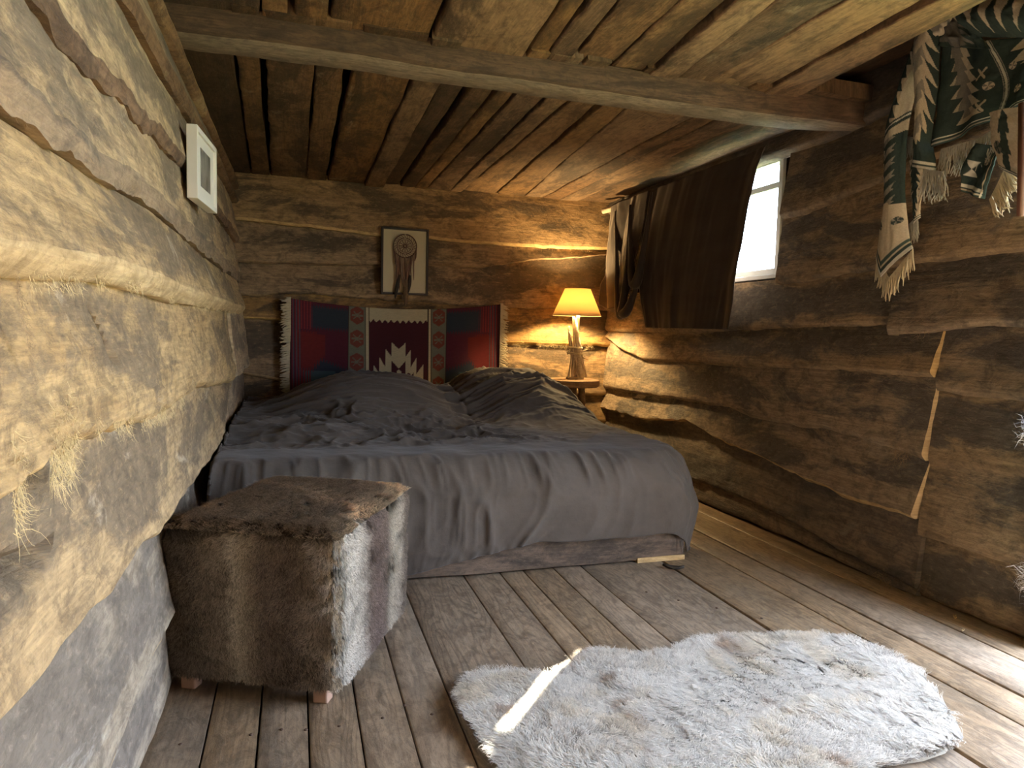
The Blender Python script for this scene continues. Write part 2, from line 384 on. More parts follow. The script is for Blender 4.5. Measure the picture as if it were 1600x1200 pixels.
# ------------------------------------------------------------------ left wall slabs
mL = [M['left'], M['left_edge']]; mLb = [M['left'], M['bark']]
U0L, U1L = -.5, 5.02
E1 = ext(pl_left([(196, 0), (250, 100), (300, 188), (342, 254)], -.36), U0L, 5.1)
E2 = ext(pl_left([(62, 0), (100, 42), (138, 104), (212, 171), (238, 204), (288, 250), (333, 308), (357, 350)], -.34), U0L, 5.1)
E3 = ext(pl_left([(0, 131), (75, 188), (138, 233), (208, 283), (267, 329), (321, 379), (360, 417)]), U0L, 5.1)
E4 = ext(pl_left([(0, 440), (83, 440), (167, 440), (233, 456), (292, 475), (373, 490)]), U0L, 5.1)
E5 = ext(pl_left([(0, 793), (33, 767), (80, 717), (110, 693), (147, 667), (207, 667), (257, 647), (293, 620), (317, 603), (353, 603)]), U0L, 5.1)
E6 = ext(pl_left([(0, 1160), (30, 1125), (75, 1069), (146, 967), (187, 922), (225, 859), (247, 844), (300, 770)]), U0L, 5.1)
E7 = ext(pl_left([(180, 1200), (232, 1050), (262, 994)], -.31), U0L, 5.1)
TOPL = [(U0L, 2.02), (5.1, 2.02)]; FLL = [(U0L, 0.), (5.1, 0.)]
E3L, E4L, E5L = E3, E4, E5
plank(wall_left, 'slab', 'left', [(u, 1.885) for u in (U0L, 5.1)], TOPL, U0L, U1L, [M['back'], M['bark']], ob=.06, seed=11)
plank(wall_left, 'slab', 'left', E1, [(u, 1.885) for u in (U0L, 5.1)], U0L, U1L, [M['left_top'], M['bark']], bevel=.035, ob=.055, seed=12)
plank(wall_left, 'slab', 'left', E2, E1, U0L, 4.9, mLb, bevel=.03, ob=.035, bevd=.02, wane=.016, seed=13)
plank(wall_left, 'slab', 'left', E3, E2, U0L, 4.95, [M['left'], M['left_top']], bevel=.05, ob=.022, bevd=.016, wane=.016, warp=.012, seed=14, dents=.010, ot=-.005)
plank(wall_left, 'slab', 'left', E4, E3, U0L, (4.55, 4.7), mL, bevel=.05, ob=.06, bevd=.045, wane=.004, seed=15, ot=-.002, over=-.003)
plank(wall_left, 'slab', 'left', E5, E4, U0L, 4.0, [M['left'], M['left']], bevel=.02, ob=.045, wane=.018, seed=16, ot=-.015, res=.012, dents=.007,
      crack=[([p for p in pl_left([(180, 470), (186, 500), (195, 545), (204, 568)])], .016, .05)])
plank(wall_left, 'slab', 'left', E5, E4, 4.0, 5.02, mL, ob=.05, seed=17, wane=.02)
plank(wall_left, 'slab', 'left', E6, E5, U0L, (3.35, 4.35), [M['left'], M['left']], bevel=.015, ob=.045, wane=.008, seed=18, ot=-.015, res=.012,
      crack=[([p for p in pl_left([(0, 938), (30, 915), (66, 885), (85, 880), (112, 856)])], .016, .07)])
plank(wall_left, 'slab', 'left', E6, E5, (3.4, 4.4), 5.02, mL, ob=.02, seed=19)
M['left_grey'] = wood('grey hewn log face', (.42, .35, .26), (.30, .24, .17), (.10, .08, .062), stain=(.48, .56), stainc=(.17, .145, .12), pale=(.62, .58, .5), bump=.7, var=.1, mid_dark=.08)
plank(wall_left, 'slab', 'left', E7, E6, U0L, 5.02, [M['left_grey'], M['left_edge']], ot=-.01, bevel=.02, ob=.04, wane=.010, seed=20)
plank(wall_left, 'slab', 'left', FLL, E7, U0L, 5.02, [M['left_grey'], M['left_edge']], ob=.028, seed=21)

# ------------------------------------------------------------------ back wall slabs
mB = [M['back'], M['back_edge']]; mBd = [M['back'], M['back']]
UB0, UB1 = -.46, 2.36
def eb(p): return ext(pl_back(p), UB0, 2.45)
B0 = [(UB0, 2.0), (2.45, 2.0)]
B1 = eb([(365, 345), (476, 355), (603, 368), (665, 374), (747, 382), (850, 387), (960, 390)])
B2 = eb([(369, 409), (495, 415), (596, 415), (665, 415), (747, 417), (844, 405), (955, 398)])
B3 = eb([(371, 463), (480, 461), (600, 468), (770, 482), (860, 483), (935, 484)])
B4 = eb([(369, 498), (441, 500), (600, 520), (785, 537), (844, 539), (937, 541)])
B5 = eb([(375, 585), (448, 597), (600, 612), (785, 618), (940, 618)])
plank(wall_back, 'slab', 'back', B1, B0, UB0, UB1, mB, ob=.055, bevel=.018, bevd=.01, seed=31)
plank(wall_back, 'slab', 'back', B2, B1, UB0, UB1, mBd, ob=.055, bevel=.012, seed=32, wane=.01, ot=-.015)
plank(wall_back, 'slab', 'back', B3, B2, UB0, UB1, mBd, ob=.045, seed=33, wane=.012, ot=-.02)
plank(wall_back, 'slab', 'back', B4, B3, UB0, UB1, mB, ob=.05, seed=34, ot=-.015)
plank(wall_back, 'slab', 'back', B5, B4, UB0, UB1, mB, ob=.05, seed=35, ot=-.015)
plank(wall_back, 'slab', 'back', [(UB0, .3), (2.45, .3)], B5, UB0, UB1, mB, ob=.05, seed=36, res=.04)
plank(wall_back, 'slab', 'back', [(UB0, 0), (2.45, 0)], [(UB0, .3), (2.45, .3)], UB0, UB1, mB, ob=.05, seed=37, res=.04)

# ------------------------------------------------------------------ right wall slabs
mR = [M['right'], M['right'], M['pine']]; mRe = [M['right'], M['back_edge'], M['pine']]; mRd = [M['right_dark'], M['right_dark'], M['right_dark']]
def er(p, a=1.5, b=5.1): return ext(pl_right(p), a, b)
RT = [(1.4, 2.18), (5.1, 2.18)]
R1 = er([(1292, 217), (1385, 175), (1450, 145), (1600, 85)])
R2 = er([(1250, 337), (1335, 300), (1380, 281), (1450, 250), (1600, 190)])
R3 = er([(1210, 445), (1255, 440), (1362, 422), (1440, 412), (1505, 405), (1600, 392)])
R4 = er([(937, 519), (1075, 521), (1206, 511), (1329, 511), (1400, 503)])
LS = er([(1395, 522), (1452, 520), (1530, 508), (1600, 514)])
R5 = er([(948, 528), (970, 548), (1000, 563), (1101, 570), (1197, 576), (1237, 576), (1294, 578), (1456, 589)])
R6 = er([(926, 605), (1000, 616), (1053, 624), (1136, 635), (1171, 651), (1272, 670), (1337, 686), (1440, 720)])
R7 = er([(922, 631), (1000, 655), (1075, 659), (1145, 699), (1206, 725), (1316, 777), (1425, 810)])
R8 = er([(1097, 757), (1183, 788), (1258, 830), (1330, 872), (1425, 925)])
RF = [(1.4, 0), (5.1, 0)]
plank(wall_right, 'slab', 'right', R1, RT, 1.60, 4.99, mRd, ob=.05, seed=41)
plank(wall_right, 'slab', 'right', R2, R1, 1.60, (2.98, 2.96), mR, ob=.045, seed=42)
plank(wall_right, 'slab', 'right', R3, R2, 1.60, (2.97, 2.99), mR, ob=.045, seed=43)
plank(wall_right, 'slab', 'right', [(3.9, 1.33), (5.1, 1.33)], [(3.9, 1.95), (5.1, 1.95)], 4.0, 4.99, mR, ob=.045, seed=44)
plank(wall_right, 'slab', 'right', R4, R3, 2.2, 4.99, mR, ob=.045, seed=45)
plank(wall_right, 'slab', 'right', LS, R3, 1.60, 2.235, mR, ob=.075, bevel=.03, bevd=.02, seed=46, ot=.02)
plank(wall_right, 'slab', 'right', R5, R4, (2.045, 2.03), 4.99, mR, ob=.05, seed=47, wane=.008, ot=-.015)
plank(wall_right, 'slab', 'right', R6, R5, (2.06, 2.045), 4.99, mR, ob=.05, seed=48, wane=.012, ot=-.015)
plank(wall_right, 'slab', 'right', R7, R6, (2.085, 2.06), 4.99, mRe, ob=.055, seed=49, wane=.012, ot=-.015, bevel=.012)
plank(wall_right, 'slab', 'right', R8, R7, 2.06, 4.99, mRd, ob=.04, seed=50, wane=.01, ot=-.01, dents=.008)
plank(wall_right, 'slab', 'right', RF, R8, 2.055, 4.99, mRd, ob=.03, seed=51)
SB1 = er([(1462, 612), (1600, 628)]); SB2 = er([(1453, 727), (1600, 752)]); SB3 = er([(1429, 838), (1600, 890)])
SBT = [(1.4, 1.06), (2.6, 1.06)]
M['right_edge'] = wood('dull pale log edge', (.36, .26, .165), (.26, .18, .11), (.08, .06, .045), stain=(.55, .68), bump=.6, var=.1)
mS = [M['right'], M['right_edge'], M['right']]
plank(wall_right, 'slab', 'right', SB1, SBT, 1.60, 2.04, mS, ob=.02, ot=-.02, seed=52, bevel=.03, bevd=.015)
plank(wall_right, 'slab', 'right', SB2, SB1, 1.60, 2.055, mS, ob=.02, ot=-.02, seed=53, bevel=.03, bevd=.015)
plank(wall_right, 'slab', 'right', SB3, SB2, 1.60, 2.075, mS, ob=.02, ot=-.015, seed=54, bevel=.03, bevd=.015)
plank(wall_right, 'slab', 'right', RF, SB3, 1.60, 2.06, mS, ob=.0, ot=-.02, seed=55)

# ------------------------------------------------------------------ ceiling boards
YB = 2.475                                     # near face of the beam
back_j = [((367, 88), (391, 261)), ((410, 94), (421, 264)), ((492, 109), (479, 270)), ((543, 117), (512, 276)), ((639, 130), (571, 282)),
          ((682, 139), (602, 284)), ((727, 144), (626, 287)), ((765, 151), (650, 290)), ((796, 155), (668, 292)), ((841, 161), (707, 293)),
          ((880, 166), (725, 296)), ((928, 171), (779, 300)), ((969, 177), (823, 304)), ((1071, 189), (850, 308)), ((1110, 192), (878, 310)), ((1151, 197), (903, 314))]
def jline(p, q, ya, yb):
    a = onZ(*p, 2.0); b = onZ(*q, 2.0); s = (b[0] - a[0]) / (b[1] - a[1])
    return [(ya, a[0] + s * (ya - a[1])), (yb, a[0] + s * (yb - a[1]))]
JB = [[(2.4, -.44), (5.1, -.44)]] + [jline(p, q, 2.4, 5.1) for p, q in back_j] + [[(2.4, 2.36), (5.1, 2.36)]]
kindsB = ['ceil_dark', 'ceil', 'ceil', 'ceil', 'ceil', 'ceil_light', 'ceil_dark', 'ceil', 'ceil_light', 'ceil', 'ceil_light', 'ceil_light', 'ceil_light', 'ceil_light', 'ceil', 'ceil_light', 'ceil']
gapsB = {2: .014, 4: .018, 7: .018, 9: .010, 11: .018, 12: .014, 13: .008, 10: .008}
rr = random.Random(5)
for i in range(len(JB) - 1):
    lo, hi = JB[i], JB[i + 1]
    g0, g1 = gapsB.get(i, .006), gapsB.get(i + 1, .006)
    lo2 = [(lo[0][0], lo[0][1] + g0), (3.6, (lo[0][1] * 1.5 + lo[1][1] * 1.2) / 2.7 + g0 * .8), (lo[1][0], lo[1][1] + g0 * .4)]
    hi2 = [(hi[0][0], hi[0][1] - g1), (3.6, (hi[0][1] * 1.5 + hi[1][1] * 1.2) / 2.7 - g1 * .8), (hi[1][0], hi[1][1] - g1 * .4)]
    k = M[kindsB[i]]
    o_ = .03 + rr.uniform(-.008, .008) + (.012 if i == 5 else 0)
    plank(ceiling, 'board', 'ceil', lo2, hi2, 2.42, 5.0, [k, k], ob=o_, ot=o_, thick=.06, bevel=.006, bevd=.006, res=.03, warp=.006, wane=.008, over=0, seed=60 + i, dents=.003)
front_j = [((318, 0), (326, 8)), ((406, 0), (406, 19)), ((454, 0), (454, 28)), ((517, 0), (514, 38)), ((697, 0), (672, 67)),
           ((874, 0), (816, 89)), ((918, 0), (849, 93)), ((969, 0), (891, 99)), ((1068, 0), (953, 107)), ((1141, 0), (1011, 115)), ((1209, 0), (1058, 120)),
           ((1300, 12), (1114, 126)), ((1420, 15), (1215, 128))]
JF = [[(-.8, -.44), (2.5, -.44)]] + [jline(p, q, 1.2, 2.5) for p, q in front_j] + [[(-.8, 1.90), (1.6, 1.915), (2.5, 1.985)]]
for j in JF:                                   # near the camera the boards simply run on
    if j[0][0] > 0:
        s = (j[1][1] - j[0][1]) / 1.3; s = max(-.06, min(.06, s)); j.insert(0, (-.8, j[0][1] - 2.0 * s))
kindsF = ['ceil_dark', 'ceil', 'ceil_light', 'ceil', 'ceil', 'ceil_light', 'ceil_light', 'ceil', 'ceil', 'ceil_light', 'ceil_light', 'ceil', 'ceil_light', 'ceil']
gapsF = {3: .01, 5: .008, 8: .012}
for i in range(len(JF) - 1):
    lo, hi = JF[i], JF[i + 1]; g0, g1 = gapsF.get(i, .006), gapsF.get(i + 1, .006); k = M[kindsF[i]]
    o_ = .03 + rr.uniform(-.008, .008)
    plank(ceiling, 'board', 'ceil', [(u, v + g0) for u, v in lo], [(u, v - g1) for u, v in hi], -.8, YB + .06, [k, k], ob=o_, ot=o_, thick=.06, bevel=.006, bevd=.006, res=.03, warp=.008, wane=.009, over=0, seed=90 + i, dents=.004)
plank(ceiling, 'board', 'ceil', [(-.8, 1.95), (2.7, 1.99)], [(-.8, 2.37), (2.7, 2.37)], -.8, YB + .2, [M['ceil_dark'], M['ceil_dark']], ob=-.11, ot=-.11, thick=.03, bevel=.01, res=.04, over=0, seed=110)

# beam across the ceiling: split log, a thing of the structure
bm_u = np.linspace(-.42, 2.33, 140)
prof = [(0, .09), (0, .045), (.004, .008), (.018, 0), (.09, -.002), (.17, .002), (.187, .012), (.195, .045), (.195, .09)]
V = []; UVb = []
for k, (dy, dz) in enumerate(prof):
    y = 2.475 + dy + .006 * fbm(bm_u * 2.2, bm_u * 0 + k * .6, 201, 3) - .02 * sstep(1.7, 2.3, bm_u) * (1 if dy < .1 else -.6)
    z = 1.918 + dz + .006 * fbm(bm_u * 1.4, bm_u * 0, 203, 2) + .004 * fbm(bm_u * 7, bm_u * 0 + k, 204, 3) + (.02 * sstep(2.0, 2.33, bm_u) if k in (5, 6) else 0)
    V.append(np.stack([bm_u, y, z], -1)); UVb.append(np.stack([bm_u, np.full_like(bm_u, dy - dz * 1.5)], -1))
idx = np.arange(len(prof) * 140).reshape(len(prof), 140)
q = np.stack([idx[:-1, :-1], idx[:-1, 1:], idx[1:, 1:], idx[1:, :-1]], -1).reshape(-1, 4)
M['beam_face'] = wood('brown beam side', (.13, .078, .044), (.08, .048, .028), (.04, .028, .02), stain=(.5, .62), bump=.4, var=.05, rings=.25)
beam = mesh_np('trim_1', np.concatenate(V), q, [M['beam_face'], M['beam']], uv=np.concatenate(UVb), mi=np.repeat([0, 0, 0, 1, 1, 1, 1, 0], 139)); beam['kind'] = 'structure'
beam.data.set_sharp_from_angle(angle=math.radians(40))

# ------------------------------------------------------------------ floor boards
fx = [-.36]
fj = [(222, 1200), (311, 1200), (399, 1200), (484, 1200), (572, 1200), (659, 1200), (747, 1198), (828, 1055), (871, 1005), (935, 1019), (1006, 1022), (1066, 1019)]
fj += [(1030 + 520 / 2.807, 720 + 765 / 2.807), (1030 + 870 / 2.807, 720 + 765 / 2.807), (1404, 989.5), ]
for p in fj: fx.append(onZ(*p)[0])
fx.append(2.2); fx.append(2.46)
fx = sorted(fx)
fx2 = [fx[0]]
for x in fx[1:]:
    if x - fx2[-1] > .05: fx2.append(x)
thick_gap = {}
for p in (fj[-1], fj[12]): thick_gap[round(onZ(*p)[0], 3)] = .0075
for i in range(len(fx2) - 1):
    a, b_ = fx2[i], fx2[i + 1]; ga = thick_gap.get(round(a, 3), .0022); gb = thick_gap.get(round(b_, 3), .0022)
    plank(floor, 'board', 'floor', [(-.8, a + ga), (5.1, a + ga)], [(-.8, b_ - gb), (5.1, b_ - gb)], -.8, 5.08, [M['floor'], M['floor']], ob=0, ot=0, thick=.045, bevel=.003, bevd=.003, res=.05,
          warp=.0015, wane=.0008, over=0, seed=130 + i, dents=.0005)
#--PART2--
# ------------------------------------------------------------------ window behind the curtain
M['white_frame'] = plain('white painted window frame', (.78, .78, .76), .5, .4, .04)
wf = MB()
for y0, y1, z0, z1 in ((3.085, 3.115, 1.325, 1.955), (3.95, 4.0, 1.325, 1.955)): wf.box(2.40, 2.46, y0, y1, z0, z1)
for z0, z1 in ((1.325, 1.365), (1.915, 1.955)): wf.box(2.40, 2.46, 3.115, 3.95, z0, z1)
window_1 = wf.build('window_1', M['white_frame'], bevel=.003); window_1['kind'] = 'structure'
MB().box(2.34, 2.50, 2.96, 4.0, 1.305, 1.327).build('window_sill', M['white_frame'], window_1, bevel=.003)
MB().box(2.36, 2.42, 2.97, 4.0, 1.925, 1.95).build('head_trim', M['white_frame'], window_1, bevel=.003)
MB().box(2.54, 3.02, 2.7, 5.3, 2.36, 2.40).build('sun_stop_board', M['base'], window_1)  # unseen board added outside to cut off the upper end of the sun streak
bk_ = MB(); pr_ = [(2.7, 1.85), (3.86, 1.90), (3.85, 1.96), (3.828, 2.02), (3.735, 2.36), (2.7, 2.36)]
bk_.add([(x, y, z) for x in (2.975, 3.0) for y, z in pr_], [(0, 1, 2, 3, 4, 5), (11, 10, 9, 8, 7, 6)] + [(i, (i + 1) % 6, 6 + (i + 1) % 6, 6 + i) for i in range(6)]).build('sun_stop_plate', M['base'], window_1)  # unseen slanted plate added outside, its edge shaped to narrow the sun streak
MB().box(2.425, 2.45, 3.115, 3.95, 1.79, 1.82).build('glazing_bar', M['white_frame'], window_1)
gm, gnt, gb = mat('window glass'); 
gl = N(gnt, 'ShaderNodeBsdfTransparent'); gl.inputs[0].default_value = (.93, .96, .96, 1); gg = N(gnt, 'ShaderNodeBsdfGlossy'); gg.inputs['Roughness'].default_value = .05
fr_ = N(gnt, 'ShaderNodeFresnel'); fr_.inputs[0].default_value = 1.45; mx_ = N(gnt, 'ShaderNodeMixShader')
mx_.inputs[0].default_value = .05; gnt.links.new(gl.outputs[0], mx_.inputs[1]); gnt.links.new(gg.outputs[0], mx_.inputs[2]); gnt.links.new(mx_.outputs[0], gnt.nodes['Material Output'].inputs[0])
MB().box(2.434, 2.438, 3.115, 3.95, 1.365, 1.915).build('pane', gm, window_1)

# door frame at the edge of the opening (out of view) keeps the daylight's edge crisp
df = MB().box(2.30, 2.54, 1.585, 1.615, 0, 1.95).box(2.30, 2.54, .22, .25, 0, 1.95).box(2.30, 2.54, .25, 1.6, 1.93, 1.96).build('door_1', M['pine']); df['kind'] = 'structure'

# ------------------------------------------------------------------ bed
bed = thing('bed', 'low wooden platform bed of weathered grey boards on the plank floor', 'bed', (.7, 3.8, 0))
fu = np.linspace(0, 1, 60)
def rough_board(name, p0, p1, thick, z0, z1, m, seed, amp=.006):
    """a hewn board standing on edge between two floor points"""
    p0 = np.array(p0, float); p1 = np.array(p1, float); d = p1 - p0; L = np.linalg.norm(d); d /= L; nrm = np.array([d[1], -d[0]])
    n = max(8, int(L / .02)); s = np.linspace(0, L, n); prof = [(0, z0), (0, z0 + .01), (0, (z0 + z1) / 2), (0, z1 - .01), (.006, z1), (thick, z1), (thick, z0)]
    Vv = []; uvv = []
    for k, (o_, z) in enumerate(prof):
        oo = -o_ + amp * fbm(s * 3, s * 0 + k * .5, seed, 3) * (o_ < .01)
        zz = z + amp * .8 * fbm(s * 4, s * 0, seed + (0 if k < 2 else 9), 3) * (1 if 0 < k < 6 else (.6 if z0 > .01 else 0))
        Vv.append(np.stack([p0[0] + d[0] * s + nrm[0] * oo, p0[1] + d[1] * s + nrm[1] * oo, zz], -1)); uvv.append(np.stack([s, np.full_like(s, z + o_)], -1))
    ix = np.arange(len(prof) * n).reshape(len(prof), n)
    q = np.stack([ix[:-1, :-1], ix[:-1, 1:], ix[1:, 1:], ix[1:, :-1]], -1).reshape(-1, 4)
    caps = [[ix[0, e], ix[2, e], ix[4, e], ix[5, e]] if e == 0 else [ix[5, e], ix[4, e], ix[2, e], ix[0, e]] for e in (0, n - 1)] + [[ix[0, e], ix[5, e], ix[6, e], ix[6, e]] for e in ()]
    q = np.concatenate([q, np.array(caps)])
    o = mesh_np(name, np.concatenate(Vv), q, m, bed, uv=np.concatenate(uvv)); o.data.set_sharp_from_angle(angle=math.radians(45)); return o
rough_board('front_board', (-.27, 2.675), (1.655, 2.675), .035, .012, .148, M['base'], 301)
rough_board('side_board', (1.66, 2.675), (1.66, 4.92), .035, .012, .148, M['base'], 302)
MB().box(-.27, 1.66, 2.70, 4.92, .148, .162).build('slat_deck', M['pine'], bed)
MB().box(1.43, 1.665, 2.668, 2.74, 0, .022).build('foot_block', M['pine'], bed, bevel=.002)
MB().box(.0, .12, 2.72, 2.80, 0, .014).build('foot_block', M['pine'], bed, bevel=.002)
MB().box(-.27, 1.63, 2.72, 4.90, .03, .012 + .02).build('under_rail', M['dark'], bed)
for c in bed.children: c.location = -bed.location
def rbox(x0, x1, y0, y1, z0, z1, r, name, m, parent=None):
    o = MB().box(x0, x1, y0, y1, z0, z1).build(name, m, parent, smooth=True)
    b = o.modifiers.new('round', 'BEVEL'); b.width = r; b.segments = 5; return o
matt = rbox(-.26, 1.60, 2.80, 4.86, .165, .40, .07, 'mattress', plain('dark mattress ticking', (.07, .065, .06), .9, .1))
tag(matt, 'thick dark mattress lying on the platform bed under the grey duvet', 'mattress')

def duvet_mat():
    m, nt, b = mat('charcoal washed linen')
    uv = N(nt, 'ShaderNodeUVMap').outputs[0]
    n = noise(nt, uv, 1., 3, 3, detail=6, rough=.7); n2 = noise(nt, uv, 1., 300, 300, detail=2)
    c = ramp(nt, n, [(.3, (.070, .057, .047)), (.7, (.105, .086, .070))])
    c = mix(nt, math_(nt, 'MULTIPLY', n2, .25), c, (.035, .033, .03))
    nt.links.new(c, b.inputs['Base Color']); b.inputs['Roughness'].default_value = .85; b.inputs['Specular IOR Level'].default_value = .15
    b.inputs['Sheen Weight'].default_value = .12; b.inputs['Sheen Roughness'].default_value = .5
    n3 = noise(nt, uv, 1., 22, 22, detail=6, rough=.6)
    bp = N(nt, 'ShaderNodeBump'); bp.inputs['Strength'].default_value = .5; bp.inputs['Distance'].default_value = .006
    nt.links.new(math_(nt, 'ADD', math_(nt, 'MULTIPLY', n2, .12), n3), bp.inputs['Height']); nt.links.new(bp.outputs[0], b.inputs['Normal'])
    return m
M['duvet'] = duvet_mat()
def make_duvet():
    X0, X1, Y0, Y1 = -.33, 1.785, 2.645, 4.84
    rc, r = .26, .17
    n_s, n_t = 330, 330
    s = np.linspace(X0 - .05, X1 + .36, n_s); t = np.linspace(Y0 - .42, Y1, n_t)
    Sx, T = np.meshgrid(s, t)
    dropf = np.interp(Sx, [-.33, .3, .55, .8, .95, 1.4, 1.75, 2.1], [.42, .42, .36, .31, .285, .285, .27, .18])
    T2 = np.where(T < Y0 + rc, Y0 + rc - (Y0 + rc - T) / (rc + .42) * (rc + dropf), T)
    cx = np.clip(Sx, X0 - 9, X1 - rc); cy = np.clip(T2, Y0 + rc, 9)
    dx = Sx - cx; dy = T2 - cy; D = np.hypot(dx, dy); nx = np.where(D > 0, dx / np.maximum(D, 1e-6), 0); ny = np.where(D > 0, dy / np.maximum(D, 1e-6), 0)
    fl = rc - r; arc = r * math.pi / 2
    a = np.clip((D - fl) / arc, 0, 1) * math.pi / 2
    hor = np.minimum(D, fl) + r * np.sin(a); ver = r * (1 - np.cos(a)) + np.clip(D - fl - arc, 0, None)
    down = np.clip(D - fl - arc, 0, None)
    hor = hor + .02 * np.sin(np.clip(down / .30, 0, 1) * math.pi) - .012 * sstep(.06, .25, down)
    top = .49 + .01 * fbm(Sx * 1.5, T2 * 1.5, 401, 2)
    # pillows under the duvet
    def mound(x, y, rx, ry, h, p=2.4): 
        d = (np.abs((Sx - x) / rx) ** p + np.abs((T2 - y) / ry) ** p) ** (1 / p); return h * (1 - sstep(.25, 1.0, d))
    top = top + mound(.46, 4.40, .74, .95, .185, 2.) + mound(1.36, 4.40, .62, 1.0, .20, 2.) - .05 * mound(.93, 4.5, .16, .6, 1)
    top = top + .035 * mound(.1, 3.5, .6, .5, 1) + .03 * sstep(3.3, 4.2, T2)
    # right back of the bed sinks towards the side table
    top = top - .10 * sstep(1.45, 1.75, Sx) * sstep(4.0, 4.6, T2)
    Z = top - ver; X = cx + nx * hor; Y = cy + ny * hor
    Nn = np.stack([nx * np.sin(a), ny * np.sin(a), np.cos(a)], -1)
    # folds
    wtop = 1 - sstep(.1, 1.2, a); wdrop = sstep(.35, 1.3, a)
    wx = .25 * fbm(Sx * 2, T2 * 2, 411, 2)
    side = np.abs(nx) > np.abs(ny)
    al = np.where(D > 1e-3, np.arctan2(-ny, nx + 1e-6), math.pi / 2)
    run = np.where(side | (D > 0) & (nx > .02), X1 - rc + (math.pi / 2 - al) * .3 + 0 * Sx, Sx)
    run = np.where(nx > .02, X1 - rc + (math.pi / 2 - al) * .38 + np.where(ny > -.02, (T2 - Y0 - rc), 0), Sx)
    lean = run + .35 * D * fbm(run * 1.1, run * 0, 421, 2)
    f_drop = .040 * (ridge(lean * 2.6 + wx * 2.6, D * 1.6 + 3, 412, 2) - .45) + .030 * (ridge(lean * 7 + wx * 5, D * 2.6, 413, 3) - .45) * sstep(.35, .65, vnoise(run * 1.7, D * 1.5, 431))
    # creases along X near the pillows, sagging arcs
    pr = sstep(3.5, 4.0, T2)
    arcs = T2 + .22 * (Sx - .93) * np.where(Sx > .93, -1.0, .4) + .05 * fbm(Sx * 2.5, T2 * 1.3, 414, 2)
    f_pil = (.060 * (ridge(Sx * 1.8, arcs * 8, 415, 2) ** 1.5 - .32) + .034 * (ridge(Sx * 2.6, arcs * 21, 425, 2) ** 1.3 - .4)) * np.where(Sx > .85, 1, .6)
    cr = sstep(2.95, 3.1, T2) * (1 - sstep(3.6, 4.0, T2)) * (1 - sstep(.8, 1.25, Sx) * .75)
    w2 = .3 * fbm(Sx * 3, T2 * 3, 420, 2)
    f_cr = .055 * (ridge(Sx * 4 + w2 * 3 + T2 * 2, T2 * 6 - Sx * 2 + w2 * 3, 416, 3) - .45) + .022 * (ridge(Sx * 12 + w2 * 6, T2 * 9, 417, 2) - .45)
    edge = sstep(.05, .5, a) * (1 - sstep(.9, 1.5, a))
    f_ed = .022 * (ridge(run * 14 + wx * 3, D * 3, 418, 2) - .4) * edge
    f_all = f_drop * wdrop + f_pil * pr * wtop + f_cr * cr * wtop + f_ed + .006 * fbm(Sx * 7, T2 * 7, 419, 3)
    P = np.stack([X, Y, Z], -1) + Nn * f_all[..., None]
    # seam down the middle between the pillows
    P[..., 2] -= .012 * np.exp(-((Sx - .95) / .012) ** 2) * pr
    P[..., 0] = np.maximum(P[..., 0], -.295)
    P[..., 2] = np.maximum(P[..., 2], .012 + .01 * vnoise(Sx * 20, T * 4, 3))
    ok = np.ones_like(Sx)
    ix = np.arange(n_s * n_t).reshape(n_t, n_s)
    q = np.stack([ix[:-1, :-1], ix[:-1, 1:], ix[1:, 1:], ix[1:, :-1]], -1).reshape(-1, 4)
    o = mesh_np('duvet', P.reshape(-1, 3), q, M['duvet'], uv=np.stack([Sx, T], -1).reshape(-1, 2))
    so = o.modifiers.new('thickness', 'SOLIDIFY'); so.thickness = .006; so.offset = -1
    return o
duvet = make_duvet()
tag(duvet, 'rumpled charcoal grey linen duvet draped over the bed and the pillows', 'duvet')
def pillow(name, c, sx, sy, sz, m, rot=0):
    n = 28; u = np.linspace(-1, 1, n); U, Vv = np.meshgrid(u, u)
    h = ((1 - U ** 4) * (1 - Vv ** 4)) ** .5
    x = U * sx * (1 - .06 * (Vv ** 2)); y = Vv * sy * (1 - .06 * U ** 2)
    wr = .006 * fbm(U * 3, Vv * 3, 500, 3) * h
    ca, sa = math.cos(rot), math.sin(rot)
    P = []
    for sg in (1, -1): P.append(np.stack([c[0] + x * ca - y * sa, c[1] + x * sa + y * ca, c[2] + sg * (h * sz + wr)], -1).reshape(-1, 3))
    ix = np.arange(n * n).reshape(n, n); q1 = np.stack([ix[:-1, :-1], ix[:-1, 1:], ix[1:, 1:], ix[1:, :-1]], -1).reshape(-1, 4)
    return mesh_np(name, np.concatenate(P), np.concatenate([q1, q1[:, ::-1] + n * n]), m, uv=np.concatenate([np.stack([U, Vv], -1).reshape(-1, 2)] * 2))
M['black_cloth'] = plain('black pillowcase', (.018, .018, .02), .85, .2)
p1 = pillow('pillow', (1.44, 4.62, .60), .29, .20, .085, M['black_cloth'], .0)
tag(p1, 'black pillow showing its dark edge behind the right side of the duvet', 'pillow')

